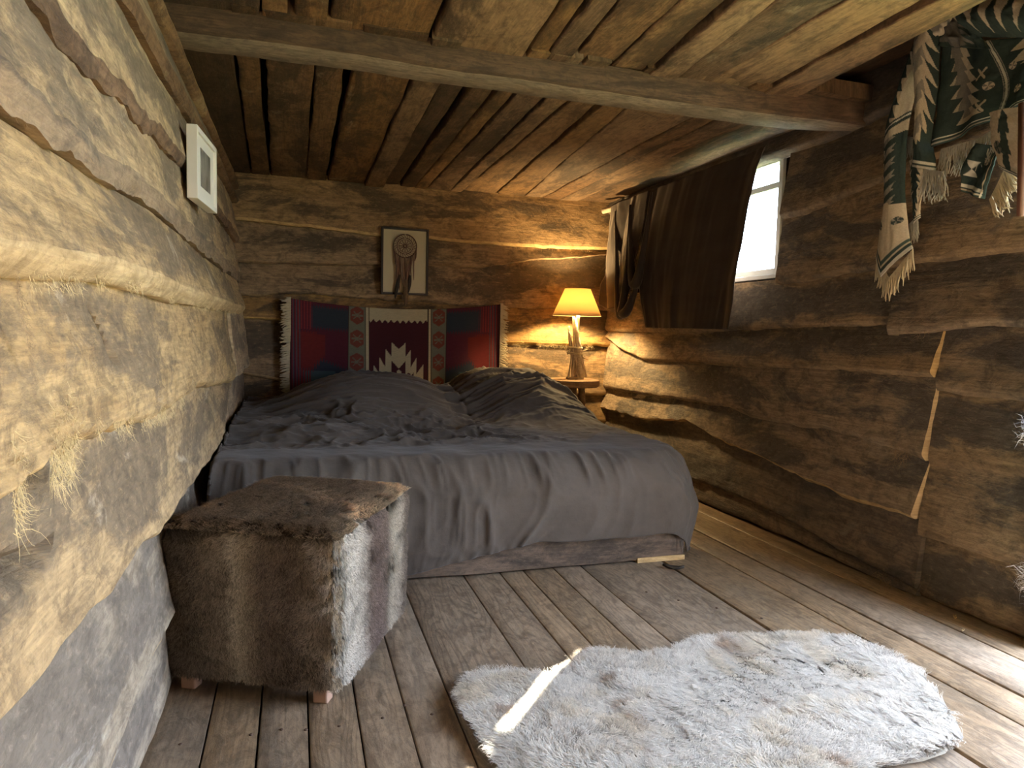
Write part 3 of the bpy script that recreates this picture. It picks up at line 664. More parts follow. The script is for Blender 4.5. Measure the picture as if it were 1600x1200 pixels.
# ------------------------------------------------------------------ painted grids (woven patterns) 
def grid_col(name, P, colf, m, parent=None, back=.004):
    """P: (nv,nu,3) positions, colf(U,V)->(nv,nu,3) with U,V in 0..1"""
    nv, nu = P.shape[:2]; U, V = np.meshgrid(np.linspace(0, 1, nu), np.linspace(0, 1, nv))
    C = colf(U, V)
    ix = np.arange(nu * nv).reshape(nv, nu); q = np.stack([ix[:-1, :-1], ix[:-1, 1:], ix[1:, 1:], ix[1:, :-1]], -1).reshape(-1, 4)
    o = mesh_np(name, P.reshape(-1, 3), q, m, parent, uv=np.stack([U, V], -1).reshape(-1, 2), col=C.reshape(-1, 3))
    if back: s_ = o.modifiers.new('thickness', 'SOLIDIFY'); s_.thickness = back; s_.offset = 0
    return o
def put(C, mask, c): C[mask] = c
M['weave'] = vcol('woven wool', .95, 0, .35)
RED = (.125, .014, .013); MAR = (.048, .009, .013); NAVY = (.022, .029, .040); CREAM = (.42, .35, .22); SAGE = (.13, .135, .095); ORG = (.15, .038, .024); TEAL = (.04, .075, .085)
def tap_col(U, V):
    """U left to right, V bottom (0) to top (1); measured in the photo's proportions"""
    X = U * 323; Y = (1 - V) * 140           # pattern units: X 0..323, Y 0 at the top
    C = np.empty(U.shape + (3,)); C[:] = MAR
    # centre
    cx = X - 160
    ce = np.abs(cx) < 50
    put(C, ce, MAR)
    zz = 14 + 5.0 * np.abs(((X / 9.0) % 1) * 2 - 1)
    put(C, ce & (Y < zz + 3), CREAM); put(C, ce & (np.abs(cx) > 46.5), CREAM); put(C, ce & (np.abs(cx) > 45) & (np.abs(cx) < 46.5), (.03, .01, .01))
    # stepped cream motif, symmetric round the centre
    ax = np.abs(cx)
    def col_(a, b, ytop_in, ytop_out, ybot_in, ybot_out):
        f = (ax - a) / (b - a); return (ax >= a) & (ax < b) & (Y > ytop_in + (ytop_out - ytop_in) * f) & (Y < ybot_in + (ybot_out - ybot_in) * f)
    for k, (a, b, y1, y2, y3, y4) in enumerate([(0, 10, 62, 52, 92, 80), (10, 19, 74, 62, 104, 92), (10, 19, 74, 62, 96, 100), (19, 29, 90, 74, 150, 150), (29, 39, 100, 86, 150, 150)]):
        put(C, col_(a, b, y1, y2, y3, y4), CREAM)
    put(C, (ax > 19) & (ax < 24) & (Y > 104 - (ax - 19) * 1.2) & (Y < 118), MAR)
    put(C, (ax > 29) & (ax < 35) & (Y > 118 + (ax - 29) * 2.4) & (Y < 150), MAR)
    put(C, (ax + np.abs(Y - 104) * 1.0 < 11) & ((ax < 3.2) | (np.abs(Y - 104) < 3.4) | (ax + np.abs(Y - 104) < 6)), CREAM)
    # sage bands with hexagons
    bd = (ax >= 50) & (ax < 76); put(C, bd, SAGE); put(C, bd & ((ax < 51.2) | (ax > 74.8)), (.03, .015, .015))
    bx = ax - 63
    for cy in (13, 48, 83, 118):
        hx = (np.abs(bx) < 9.5) & (np.abs(Y - cy) < 14 - np.abs(bx) * .62)
        put(C, hx, ORG)
        inn = (np.abs(bx) + np.abs(Y - cy) < 3) | ((np.abs(bx) > 3) & (np.abs(bx) < 8) & (np.abs(Y - cy) < 1.2)) | ((np.abs(np.abs(bx) - np.abs(Y - cy) * .9) < .9) & (np.abs(Y - cy) < 6))
        put(C, inn, SAGE)
    # outer fields: maroon, navy feathered, red, vertical hairlines
    o = ax >= 76; q = ax - 76                # 0..84 outwards
    w = np.abs(((q / 4.2) % 1) * 2 - 1)
    put(C, o, (.075, .012, .022))
    navy1 = o & (Y < 34 + 6 * w) & (Y > 8 - 5 * w) & (q < 52 + 8 * w)
    put(C, navy1, NAVY)
    n2 = o & (Y > 92 - q * .35 + 7 * w) & (Y < 122 + 5 * w) & (q < 66)
    put(C, n2, NAVY); put(C, n2 & (q > 20) & (Y > 98), TEAL)
    rd = o & (q > 34) & (q < 76) & (Y > 46 - 8 * w * (q > 46)) & (Y < 92 - np.clip(52 - q, 0, 99) * 1.1 + 10 * w)
    put(C, rd & (Y > 42), RED)
    st = o & (q > 52) & (((q / 4.2) % 1) < .45); put(C, st & ~rd & ((Y < 40) | (Y > 90) | (q > 70)), (.17, .022, .025))
    put(C, o & (q > 68) & (((q / 4.2) % 1) > .75), TEAL)
    put(C, o & (q > 82), (.05, .012, .014))
    return C * (.92 + .16 * vnoise(U * 90, V * 300, 5))[..., None]
TW = thing('wall_tapestry', 'red and navy geometric woven blanket pinned up behind the bed', 'tapestry', (.72, 4.93, .5))
nu, nv = 300, 150
U, V = np.meshgrid(np.linspace(0, 1, nu), np.linspace(0, 1, nv))
xl, xr = -.035, 1.43
sag = -.055 * np.sin(np.pi * U) ** .8
X = xl + (xr - xl) * U + .006 * np.sin(U * 40) * (1 - V)
Zt = 1.185 + .01 * U + sag; Zb = .50
P = np.stack([X, 4.915 - .012 * np.sin(U * 24 + 1) * (.4 + .6 * (1 - V)) - .02 * (1 - V), Zb + (Zt - Zb) * V], -1)
grid_col('weaving', P, tap_col, M['weave'], TW, .006)
M['fringe_cream'] = plain('cream wool fringe', (.48, .40, .26), .95, .1, .2, 60, .6)
def fringe(name, top, down, L, m, parent, n=60, w=.004, seed=0, spread=.1, wav=.15):
    """top: polyline of world points; each strand hangs along `down`"""
    rg = random.Random(seed); top = [np.array(p, float) for p in top]
    seg = np.cumsum([0] + [np.linalg.norm(top[i + 1] - top[i]) for i in range(len(top) - 1)])
    mb = MB()
    for k in range(n):
        s_ = (k + rg.uniform(.1, .9)) / n * seg[-1]; i = min(len(top) - 2, int(np.searchsorted(seg, s_, side='right')) - 1)
        f = (s_ - seg[i]) / max(seg[i + 1] - seg[i], 1e-6); p = top[i] * (1 - f) + top[i + 1] * f
        tdir = (top[i + 1] - top[i]) / (np.linalg.norm(top[i + 1] - top[i]) + 1e-9)
        d = np.array(down, float) + tdir * rg.uniform(-spread, spread) + np.array([rg.uniform(-.1, .1), 0, 0]); d /= np.linalg.norm(d)
        l = L * rg.uniform(.75, 1.15); ph = rg.uniform(0, 6)
        pts = [p + d * l * q + tdir * wav * l * .5 * math.sin(ph + q * 4) * q for q in (0, .33, .66, 1)]
        mb.tube(pts, [w * .8, w, w * .9, w * .35], 4, cap=False)
    o = mb.build(name, m, parent, smooth=True); o['kind'] = 'stuff'; return o
yT = 4.90
fringe('fringe', [(-.03, yT, 1.19), (-.035, yT, .50)], (-1, -.05, -.25), .065, M['fringe_cream'], TW, 150, .0045, 1, .3)
fringe('fringe', [(1.43, yT, 1.20), (1.43, yT, .50)], (1, -.05, -.35), .06, M['fringe_cream'], TW, 150, .0045, 2, .3)
# selvedge strips the fringe grows out of
MB().obox((-.045, 4.905, .85), (.014, 0, 0), (0, .006, 0), (0, 0, .34)).build('selvedge', M['fringe_cream'], TW)
MB().obox((1.44, 4.905, .86), (.010, 0, 0), (0, .006, 0), (0, 0, .34)).build('selvedge', M['fringe_cream'], TW)
for c in TW.children: c.location = -TW.location

# ------------------------------------------------------------------ framed board and dream catcher
M['dark_wood'] = plain('dark brown stained wood', (.035, .024, .018), .6, .3, .3, 40)
M['board'] = plain('cream mount board', (.50, .42, .28), .8, .2, .06, 20, .05)
fr = thing('picture_frame', 'thin dark frame with a cream board hung above the tapestry', 'picture frame', (.73, 4.95, 1.25))
fx0, fx1, fz0, fz1, fy = .580, .882, 1.250, 1.685, 4.925
mb = MB()
for a, b_, c, d in ((fx0 - .014, fx0, fz0 - .014, fz1 + .014), (fx1, fx1 + .014, fz0 - .014, fz1 + .014), (fx0, fx1, fz0 - .014, fz0), (fx0, fx1, fz1, fz1 + .014)): mb.box(a, b_, fy - .012, fy + .02, c, d)
mb.build('frame', M['dark_wood'], fr, bevel=.002)
MB().box(fx0, fx1, fy + .004, fy + .016, fz0, fz1).build('mount_board', M['board'], fr)
for c in fr.children: c.location = -fr.location; c.rotation_euler = (0, 0, 0)
dc = thing('dream_catcher', 'brown dream catcher with leather strips and feathers hanging over the cream board', 'dream catcher', (.73, 4.90, 1.20))
ccx, ccz, cy_ = .728, 1.573, 4.905
M['leather'] = plain('brown leather cord', (.10, .045, .028), .7, .3, .25, 40)
M['taupe'] = plain('taupe leather strip', (.20, .12, .085), .8, .2, .3, 30)
def ring(mb, r, w, n=48): mb.tube([(ccx + r * math.cos(2 * math.pi * k / n), cy_, ccz + r * math.sin(2 * math.pi * k / n)) for k in range(n + 1)], w, 6, cap=False)
mb = MB(); ring(mb, .080, .0042); mb.build('hoop', M['leather'], dc, smooth=True)
mb = MB(); ring(mb, .055, .003); ring(mb, .044, .0022); ring(mb, .011, .005)
mb.build('inner_ring', M['leather'], dc, smooth=True)
mb = MB()
for k in range(12):
    a = 2 * math.pi * k / 12; ca, sa = math.cos(a), math.sin(a)
    mb.tube([(ccx + .012 * ca, cy_, ccz + .012 * sa), (ccx + .044 * ca, cy_, ccz + .044 * sa)], .0022, 4)
    for dl in (-.13, .13): mb.tube([(ccx + .055 * math.cos(a + dl), cy_, ccz + .055 * math.sin(a + dl)), (ccx + .078 * math.cos(a + .26 + dl), cy_, ccz + .078 * math.sin(a + .26 + dl))], .0016, 4)
mb.build('web', M['leather'], dc)
rg = random.Random(8)
for k in range(13):
    x = ccx - .082 + k * .0135; z0 = ccz - math.sqrt(max(.08 ** 2 - (x - ccx) ** 2, .0)) ; l = (.13, .22, .17, .24, .2, .25, .22, .24, .17, .22, .15, .19, .10)[k]
    pts = [(x + .012 * math.sin(q * 3 + k) * q - (.010 if k == 0 else 0) * q + (ccx - x) * .25 * q, cy_ - .004 - .004 * (k % 3), z0 - l * q) for q in (0, .25, .5, .75, 1)]
    MB().tube(pts, [.0028, .0055, .006, .005, .002], 5).build('leather_strip', M['taupe'] if k % 3 else M['leather'], dc, smooth=True)
def feather(x, z0, z1, w, m, lean):
    n = 10; mb = MB(); vs = []; fs = []
    for i in range(n + 1):
        q = i / n; ww = w * (math.sin(math.pi * min(1, q * .92 + .06)) ** .6); cxx = x + lean * q; zz = z0 + (z1 - z0) * q
        for s_, dz in ((-1, .006), (0, 0), (1, .006)): vs.append((cxx + s_ * ww, cy_ - .012 - (.006 if s_ == 0 else 0), zz + dz))
    for i in range(n):
        for j in (0, 1): fs.append((i * 3 + j, i * 3 + j + 1, (i + 1) * 3 + j + 1, (i + 1) * 3 + j))
    mb.add(vs, fs); o = mb.build('feather', m, dc, smooth=True); so = o.modifiers.new('t', 'SOLIDIFY'); so.thickness = .0012; return o
M['feather'] = plain('brown barred feather', (.11, .07, .04), .8, .2, .6, 90)
M['feather_dark'] = plain('dark feather', (.035, .028, .022), .8, .2, .4, 90)
feather(.690, 1.37, 1.20, .013, M['feather_dark'], -.03); feather(.735, 1.34, 1.155, .020, M['feather'], .0); feather(.765, 1.37, 1.24, .014, M['feather_dark'], -.015)
for c in dc.children: c.location = -dc.location

# ------------------------------------------------------------------ white picture on the left wall
pf = thing('picture_frame', 'white box frame with a dark picture on the slab wall at left', 'picture frame', (-.34, 2.7, 1.41))
A = np.array([-.345, 2.56]); Bp = np.array([-.318, 2.885]); zA, zB = 1.415, 1.655
dr = (Bp - A) / np.linalg.norm(Bp - A); nn_ = np.array([dr[1], -dr[0]])
if nn_[0] < 0: nn_ = -nn_
def pbox(mb, s0, s1, n0, n1, z0, z1):
    L = np.linalg.norm(Bp - A); pts = []
    for s_ in (s0, s1):
        for n_ in (n0, n1):
            for z in (z0, z1): p = A + dr * s_ * L + nn_ * n_; pts.append((p[0], p[1], z))
    return mb.add(pts, [(0, 1, 3, 2), (4, 6, 7, 5), (0, 4, 5, 1), (2, 3, 7, 6), (0, 2, 6, 4), (1, 5, 7, 3)])
M['white_paint'] = plain('white painted wood', (.72, .68, .60), .5, .4, .05, 20, .05)
mb = MB(); pbox(mb, 0, .06, 0, .034, zA, zB); pbox(mb, .94, 1, 0, .034, zA, zB); pbox(mb, .06, .94, 0, .034, zA, zA + .018); pbox(mb, .06, .94, 0, .034, zB - .018, zB)
mb.build('frame', M['white_paint'], pf, bevel=.0015)
pbox(MB(), .06, .94, .002, .026, zA + .018, zB - .018).build('mat_board', M['white_paint'], pf)
def photo_mat():
    m, nt, b = mat('small dim landscape print'); tc = N(nt, 'ShaderNodeTexCoord').outputs['Object']
    n = noise(nt, tc, 14, 1, 1, .4, detail=6, rough=.7); c = ramp(nt, n, [(.3, (.03, .03, .028)), (.5, (.12, .11, .09)), (.62, (.3, .28, .24))]); nt.links.new(c, b.inputs['Base Color']); b.inputs['Roughness'].default_value = .3; return m
pbox(MB(), .26, .74, .026, .0272, zA + .055, zB - .055).build('picture', photo_mat(), pf)
for c in pf.children: c.location = -pf.location

# ------------------------------------------------------------------ side table and twig lamp
tb = thing('side_table', 'small round brown wooden stool table between the bed and the corner', 'table', (1.945, 4.70, 0))
M['stool'] = wood('brown turned wood', (.34, .2, .10), (.24, .14, .065), (.1, .06, .03), stain=(.6, .8), bump=.1, var=.05)
TX, TY, TZ = 1.93, 4.70, .662
MB().lathe((TX, TY, TZ), [(0, 0), (.190, 0), (.198, -.005), (.200, -.02), (.198, -.045), (.188, -.052), (0, -.052)], 40).build('table_top', M['stool'], tb, smooth=False)
for k in range(3):
    a = math.radians(80 + 120 * k)
    MB().tube([(TX + .07 * math.cos(a), TY + .07 * math.sin(a), TZ - .05), (TX + .13 * math.cos(a), TY + .13 * math.sin(a), 0)], [.024, .02], 10).build('leg', M['stool'], tb, smooth=True)
MB().tube([(TX, TY, TZ - .05), (TX, TY, .30)], .035, 12).build('centre_post', M['stool'], tb, smooth=True)
MB().lathe((TX, TY, .30), [(0, 0), (.09, 0), (.09, -.025), (0, -.025)], 24).build('stretcher', M['stool'], tb)
for c in tb.children: c.location = -tb.location
lp = thing('table_lamp', 'lit twig bundle lamp with a yellow cone shade on the round table', 'lamp', (TX + .01, TY, TZ))
M['twig'] = wood('bare grey driftwood twig', (.68, .58, .44), (.55, .45, .32), (.3, .22, .15), bump=.3, var=.3)
LX, LY = TX + .02, TY
MB().lathe((LX, LY, TZ), [(0, 0), (.062, 0), (.066, .004), (.064, .018), (0, .02)], 24).build('lamp_base', M['twig'], lp)
rg = random.Random(3)
specs = [(-.008, .02, -.058, .37, .011), (.0, .0, -.030, .44, .013), (.030, -.02, -.022, .43, .015), (.060, .015, -.004, .40, .011), (.038, .03, .006, .42, .011), (-.070, -.03, -.028, .27, .006), (.075, -.015, .0, .24, .007), (-.035, -.03, -.020, .25, .006), (.085, .0, .015, .30, .006), (.010, -.035, -.068, .33, .008)]
for bx, by, tx, h, r in specs:
    q = [(LX + bx + (tx - bx) * t_ + rg.uniform(-.004, .004), LY + by * (1 - .4 * t_) - .01 + rg.uniform(-.004, .004), TZ + .015 + h * t_) for t_ in (0, .25, .5, .75, 1)]
    r *= 1.05; MB().tube(q, [r * 1.1, r, r * .95, r * .9, r * .75], 8).build('twig', M['twig'], lp, smooth=True)
for k, (sx_, sz_, ex, ez) in enumerate([(-.05, .22, -.085, .19), (.04, .16, .085, .145), (.03, .20, .075, .22), (-.045, .30, -.075, .345)]):
    MB().tube([(LX + sx_, LY - .03, TZ + sz_), (LX + ex, LY - .04, TZ + ez)], [.006, .003], 6).build('twig', M['twig'], lp, smooth=True)
for z in (.185, .225):
    mb = MB(); n = 24
    for rr_ in (0, .006):
        mb.tube([(LX - .01 + .055 * math.cos(2 * math.pi * k / n), LY - .008 + .042 * math.sin(2 * math.pi * k / n), TZ + z + rr_ + .004 * math.sin(4 * math.pi * k / n)) for k in range(n + 1)], .004, 6, cap=False)
    mb.build('cord_binding', M['fringe_cream'], lp, smooth=True)
sz0, sz1 = TZ + .462, TZ + .655
def shade_mat():
    m, nt, b = mat('cream parchment lamp shade'); c = (.9, .78, .52)
    d = N(nt, 'ShaderNodeBsdfDiffuse'); d.inputs[0].default_value = (*c, 1); t = N(nt, 'ShaderNodeBsdfTranslucent'); t.inputs[0].default_value = (.95, .72, .40, 1)
    mx = N(nt, 'ShaderNodeMixShader'); mx.inputs[0].default_value = .38
    nt.links.new(d.outputs[0], mx.inputs[1]); nt.links.new(t.outputs[0], mx.inputs[2]); nt.links.new(mx.outputs[0], nt.nodes['Material Output'].inputs[0]); nt.nodes.remove(b); return m
sh = MB().lathe((LX, LY, 0), [(.176, sz0), (.176 - .083 * .5, (sz0 + sz1) / 2), (.093, sz1)], 48).build('lamp_shade', shade_mat(), lp, smooth=True)
so = sh.modifiers.new('t', 'SOLIDIFY'); so.thickness = .0015
for r_k, z in ((.176, sz0), (.093, sz1)): MB().tube([(LX + r_k * math.cos(2 * math.pi * k / 48), LY + r_k * math.sin(2 * math.pi * k / 48), z) for k in range(49)], .0018, 5, cap=False).build('shade_rim', M['pine'], lp, smooth=True)
MB().tube([(LX + .01, LY, TZ + .36), (LX + .01, LY, TZ + .525)], .013, 12).build('bulb_holder', M['white_paint'], lp, smooth=True)
em, ent, eb_ = mat('glowing bulb'); eb_.inputs['Emission Color'].default_value = (1, .70, .32, 1); eb_.inputs['Emission Strength'].default_value = 1700
bulb = MB().lathe((LX + .01, LY, TZ + .525), [(.012, 0), (.022, .02), (.028, .045), (.022, .068), (.0, .078)], 20).build('bulb', em, lp, smooth=True)
for c in lp.children: c.location = Vector(c.location) - lp.location

# ------------------------------------------------------------------ curtain
def velvet():
    m, nt, b = mat('dark brown velvet'); uv = N(nt, 'ShaderNodeUVMap').outputs[0]
    n = noise(nt, uv, 1., 2, 6, detail=5, rough=.6); c = ramp(nt, n, [(.3, (.030, .024, .021)), (.7, (.048, .038, .033))])
    nt.links.new(c, b.inputs['Base Color']); b.inputs['Roughness'].default_value = .8; b.inputs['Specular IOR Level'].default_value = .15
    b.inputs['Sheen Weight'].default_value = .5; b.inputs['Sheen Roughness'].default_value = .35; b.inputs['Sheen Tint'].default_value = (.55, .45, .38, 1)
    return m
M['velvet'] = velvet()
ct = thing('curtain', 'dark brown velvet curtain pinned along the ceiling over the window', 'curtain', (2.25, 4.0, 1.0))
def sheet(name, left, right, m, parent, n=60, nv=None, off=None, colf=None, axis=0, plane=2.24, thick=.004, uvs=1.0, drop=None):
    """left/right: pixel polylines traced downwards, laid on the plane axis=plane; off(U,V) pushes along that axis"""
    nv = nv or n
    Lp = np.array([on(axis, x, y, plane) for x, y in left]); Rp = np.array([on(axis, x, y, plane) for x, y in right])
    def res(Q, k):
        s_ = np.concatenate([[0], np.cumsum(np.linalg.norm(np.diff(Q, axis=0), axis=1))]); s_ /= s_[-1]; t_ = np.linspace(0, 1, k)
        return np.stack([np.interp(t_, s_, Q[:, i]) for i in range(3)], -1)
    Lr, Rr = res(Lp, nv), res(Rp, nv); U, V = np.meshgrid(np.linspace(0, 1, n), np.linspace(0, 1, nv))
    P = Lr[:, None] * (1 - U[..., None]) + Rr[:, None] * U[..., None]
    if off is not None: P[..., axis] -= off(U, V)
    if drop is not None: P[..., 2] -= drop(U, V)
    ix = np.arange(n * nv).reshape(nv, n); q = np.stack([ix[:-1, :-1], ix[:-1, 1:], ix[1:, 1:], ix[1:, :-1]], -1).reshape(-1, 4)
    o = mesh_np(name, P.reshape(-1, 3), q, m, parent, uv=np.stack([U * uvs, V * uvs], -1).reshape(-1, 2), col=None if colf is None else colf(U, V).reshape(-1, 3))
    if thick: s2 = o.modifiers.new('thickness', 'SOLIDIFY'); s2.thickness = thick; s2.offset = 0
    return o
def off_main(U, V): return .015 + .022 * ridge(U * 4.5 + .5 * V, V * .6, 601, 2) * (.35 + .65 * V) + .012 * fbm(U * 9 + V, V * 1.4, 602, 3) + .02 * sstep(.9, 1, U)
sheet('panel', [(1016, 298), (1008, 350), (1003, 420), (1004, 470), (1012, 512)], [(1206, 229), (1192, 262), (1180, 320), (1170, 385), (1160, 440), (1157, 470), (1150, 515)], M['velvet'], ct, 110, 80, off_main)
def off_fold(U, V): return .03 + .05 * np.abs(np.sin(U * 5.5 + V * 2.2)) * (.3 + .7 * V) + .01 * fbm(U * 6, V * 4, 604, 3)
sheet('gathered_fold', [(960, 322), (960, 380), (961, 440), (963, 485)], [(1022, 297), (1012, 350), (1004, 420), (1002, 455)], M['velvet'], ct, 60, 60, off_fold, plane=2.22)
# drooping swags of the gathered end: each a hanging band between two pinned points
for a, b_, sagp, w_ in (((962, 330), (985, 320), (970, 492), .05), ((985, 322), (1018, 300), (992, 445), .045), ((962, 420), (1006, 400), (975, 490), .035)):
    pa, pb, ps = onX(*a, 2.17), onX(*b_, 2.16), onX(*sagp, 2.14)
    mid = 2 * ps - (pa + pb) / 2; pts = []
    for k in range(15): t_ = k / 14; pts.append((1 - t_) ** 2 * pa + 2 * t_ * (1 - t_) * mid + t_ * t_ * pb)
    MB().tube(pts, [.008 + .026 * math.sin(math.pi * k / 14) ** 1.5 for k in range(15)], 12).build('swag', M['velvet'], ct, smooth=True)
sheet('side_flap', [(962, 388), (950, 420), (940, 448), (931, 472)], [(966, 395), (966, 430), (966, 470), (966, 492)], M['velvet'], ct, 20, 30, lambda U, V: .01 + .015 * np.sin(V * 22) * .4, plane=2.26)
for c in ct.children: c.location = -ct.location
peg = MB().tube([(2.20, 4.86, 1.915), (2.27, 4.74, 1.93)], [.020, .023], 10).build('curtain_peg', M['twig'], ct, smooth=True); peg.location = -ct.location

# ------------------------------------------------------------------ fur
M['fur'] = vcol('long fur', .75, .25)
def fur(name, P, Nn, Dr, L, Wd, C, parent, m=None, seed=0, droop=.5, tipc=1.1, rootc=.55, curl=0.):
    rng = np.random.default_rng(seed); n = len(P)
    Nn = Nn / np.linalg.norm(Nn, axis=1, keepdims=True)
    side = np.cross(Dr, Nn); side /= np.linalg.norm(side, axis=1, keepdims=True) + 1e-9
    ts = np.array([0, .35, .7, 1.0]); ws = np.array([.9, 1.0, .75, .12])
    V = np.empty((n, 4, 2, 3)); CC = np.empty((n, 4, 2, 3)); ph = rng.uniform(0, 6.28, n)
    for k, t in enumerate(ts):
        cen = P + Dr * (L * (t * (1 - .25 * t)))[:, None] + Nn * (L * (t * .55 - droop * t * t))[:, None] + side * (curl * L * np.sin(ph + t * 4) * t)[:, None]
        V[:, k, 0] = cen - side * (Wd * ws[k] / 2)[:, None]; V[:, k, 1] = cen + side * (Wd * ws[k] / 2)[:, None]
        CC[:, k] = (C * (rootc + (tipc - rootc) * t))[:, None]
    base = np.arange(n)[:, None] * 8 + np.arange(3)[None] * 2
    q = np.stack([base, base + 1, base + 3, base + 2], -1).reshape(-1, 4)
    o = mesh_np(name, V.reshape(-1, 3), q, m or M['fur'], parent, col=CC.reshape(-1, 3)); o['kind'] = 'stuff'; return o

# pouffe
of = thing('pouffe', 'cube pouffe covered in brown and cream striped fur beside the slab wall', 'pouffe', (.02, 2.1, 0))
O_ = np.array([-.338, 2.015]); A_ = np.array([.105, 1.80]); e1 = A_ - O_; w1 = np.linalg.norm(e1); e1 /= w1; e2 = np.array([-e1[1], e1[0]]); w2 = .60
H0, H1 = .066, .475
def oloc(a, b_, z): return np.array([O_[0] + e1[0] * a + e2[0] * b_, O_[1] + e1[1] * a + e2[1] * b_, z])
core = MB(); ins = .016
core.add([oloc(a, b_, z) for a in (ins, w1 - ins) for b_ in (ins, w2 - ins) for z in (H0, H1 - .012)], [(0, 1, 3, 2), (4, 6, 7, 5), (0, 4, 5, 1), (2, 3, 7, 6), (0, 2, 6, 4), (1, 5, 7, 3)])
hide = core.build('fur_cover', plain('brown hide backing', (.07, .05, .038), .95, .1), of); bv = hide.modifiers.new('round', 'BEVEL'); bv.width = .045; bv.segments = 5
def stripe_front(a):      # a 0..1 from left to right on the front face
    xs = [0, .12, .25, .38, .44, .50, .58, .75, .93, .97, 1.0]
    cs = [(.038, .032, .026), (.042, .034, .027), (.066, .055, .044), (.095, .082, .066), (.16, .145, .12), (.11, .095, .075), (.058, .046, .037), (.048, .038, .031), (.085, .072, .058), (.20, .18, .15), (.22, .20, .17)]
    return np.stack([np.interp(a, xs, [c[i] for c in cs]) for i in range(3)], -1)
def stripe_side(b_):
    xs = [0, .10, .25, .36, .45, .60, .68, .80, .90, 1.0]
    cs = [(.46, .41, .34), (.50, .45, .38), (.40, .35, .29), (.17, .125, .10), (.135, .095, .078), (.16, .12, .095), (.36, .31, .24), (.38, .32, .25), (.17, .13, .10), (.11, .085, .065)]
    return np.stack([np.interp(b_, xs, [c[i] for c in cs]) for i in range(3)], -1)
rng = np.random.default_rng(4)
def jn(n, s): return rng.normal(0, s, n)
PP, NN, DD, CCc, LL = [], [], [], [], []
def addf(p, nrm, dr, c, l):
    PP.append(p); NN.append(nrm); DD.append(dr); CCc.append(c); LL.append(l)
E1, E2, EZ = np.array([e1[0], e1[1], 0]), np.array([e2[0], e2[1], 0]), np.array([0, 0, 1.])
def flow(a, b_, sd, base, n3):
    d = np.stack([np.full(len(a), base[i]) for i in range(3)], -1)
    t1 = np.cross(n3, base); ang = 1.3 * fbm(a * 6, b_ * 6, sd, 3) + .9 * fbm(a * 26, b_ * 26, sd + 3, 2) + rng.normal(0, .25, len(a))
    d = d * np.cos(ang)[:, None] + t1[None] * np.sin(ang)[:, None]; return d
n = 80000   # front
a = rng.random(n); z = rng.random(n) ** .95
p = O_[None] + e1[None] * (a * w1)[:, None]; p = np.concatenate([p, (H0 - .004 + (H1 - H0) * z)[:, None]], 1)
bul = .010 * np.sin(np.pi * a) * np.sin(np.pi * z); p -= E2[None] * bul[:, None]
ee = np.clip(1 - np.minimum(np.minimum(a, 1 - a) * w1, (1 - z) * .43) / .045, 0, 1) ** 2 * .020; p += E2[None] * ee[:, None]
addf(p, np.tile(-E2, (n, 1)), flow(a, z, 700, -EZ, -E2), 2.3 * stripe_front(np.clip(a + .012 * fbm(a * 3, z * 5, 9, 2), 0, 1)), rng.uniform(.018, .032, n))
n = 80000   # right side
b_ = rng.random(n); z = rng.random(n)
p = A_[None] + e2[None] * (b_ * w2)[:, None]; p = np.concatenate([p, (H0 - .004 + (H1 - H0) * z)[:, None]], 1)
ee = np.clip(1 - np.minimum(np.minimum(b_, 1 - b_) * w2, (1 - z) * .43) / .045, 0, 1) ** 2 * .020; p -= E1[None] * ee[:, None]
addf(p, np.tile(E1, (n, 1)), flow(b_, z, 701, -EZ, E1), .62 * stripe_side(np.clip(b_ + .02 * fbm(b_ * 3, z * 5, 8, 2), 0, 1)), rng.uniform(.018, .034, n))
n = 80000   # top: the stripes run over it
a = rng.random(n); b_ = rng.random(n)
p = O_[None] + e1[None] * (a * w1)[:, None] + e2[None] * (b_ * w2)[:, None]
p = np.concatenate([p, np.full((n, 1), H1 - .002)], 1)
ee = np.clip(1 - np.minimum(np.minimum(a, 1 - a) * w1, np.minimum(b_, 1 - b_) * w2) / .05, 0, 1) ** 2 * .024; p[:, 2] -= ee
p[:, 2] += .012 * np.sin(np.pi * a) * np.sin(np.pi * b_)
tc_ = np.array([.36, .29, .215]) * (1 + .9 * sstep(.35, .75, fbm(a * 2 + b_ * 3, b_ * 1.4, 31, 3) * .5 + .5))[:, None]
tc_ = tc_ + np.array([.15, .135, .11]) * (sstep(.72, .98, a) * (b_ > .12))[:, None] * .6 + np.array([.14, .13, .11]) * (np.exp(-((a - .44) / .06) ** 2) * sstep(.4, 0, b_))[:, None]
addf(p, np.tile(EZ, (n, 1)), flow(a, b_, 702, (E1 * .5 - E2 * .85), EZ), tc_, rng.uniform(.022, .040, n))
P_ = np.concatenate(PP); N_ = np.concatenate(NN); D_ = np.concatenate(DD); C_ = np.concatenate(CCc); L_ = np.concatenate(LL)
C_ = C_ * rng.uniform(.45, 1.6, len(C_))[:, None]
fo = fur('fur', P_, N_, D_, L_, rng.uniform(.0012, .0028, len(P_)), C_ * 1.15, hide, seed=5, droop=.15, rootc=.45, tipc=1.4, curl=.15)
M['pink_wood'] = plain('pinkish raw wood', (.40, .26, .19), .6, .3, .12, 30)
for k, (a, b_) in enumerate(((.055, .035), (w1 - .055, .035), (.055, w2 - .05), (w1 - .055, w2 - .05))):
    c = oloc(a, b_, .026)
    MB().obox(c, E1 * .021, E2 * .019, EZ * .026).build('leg', M['pink_wood'], of, bevel=.005)
for c in of.children: c.location = -of.location

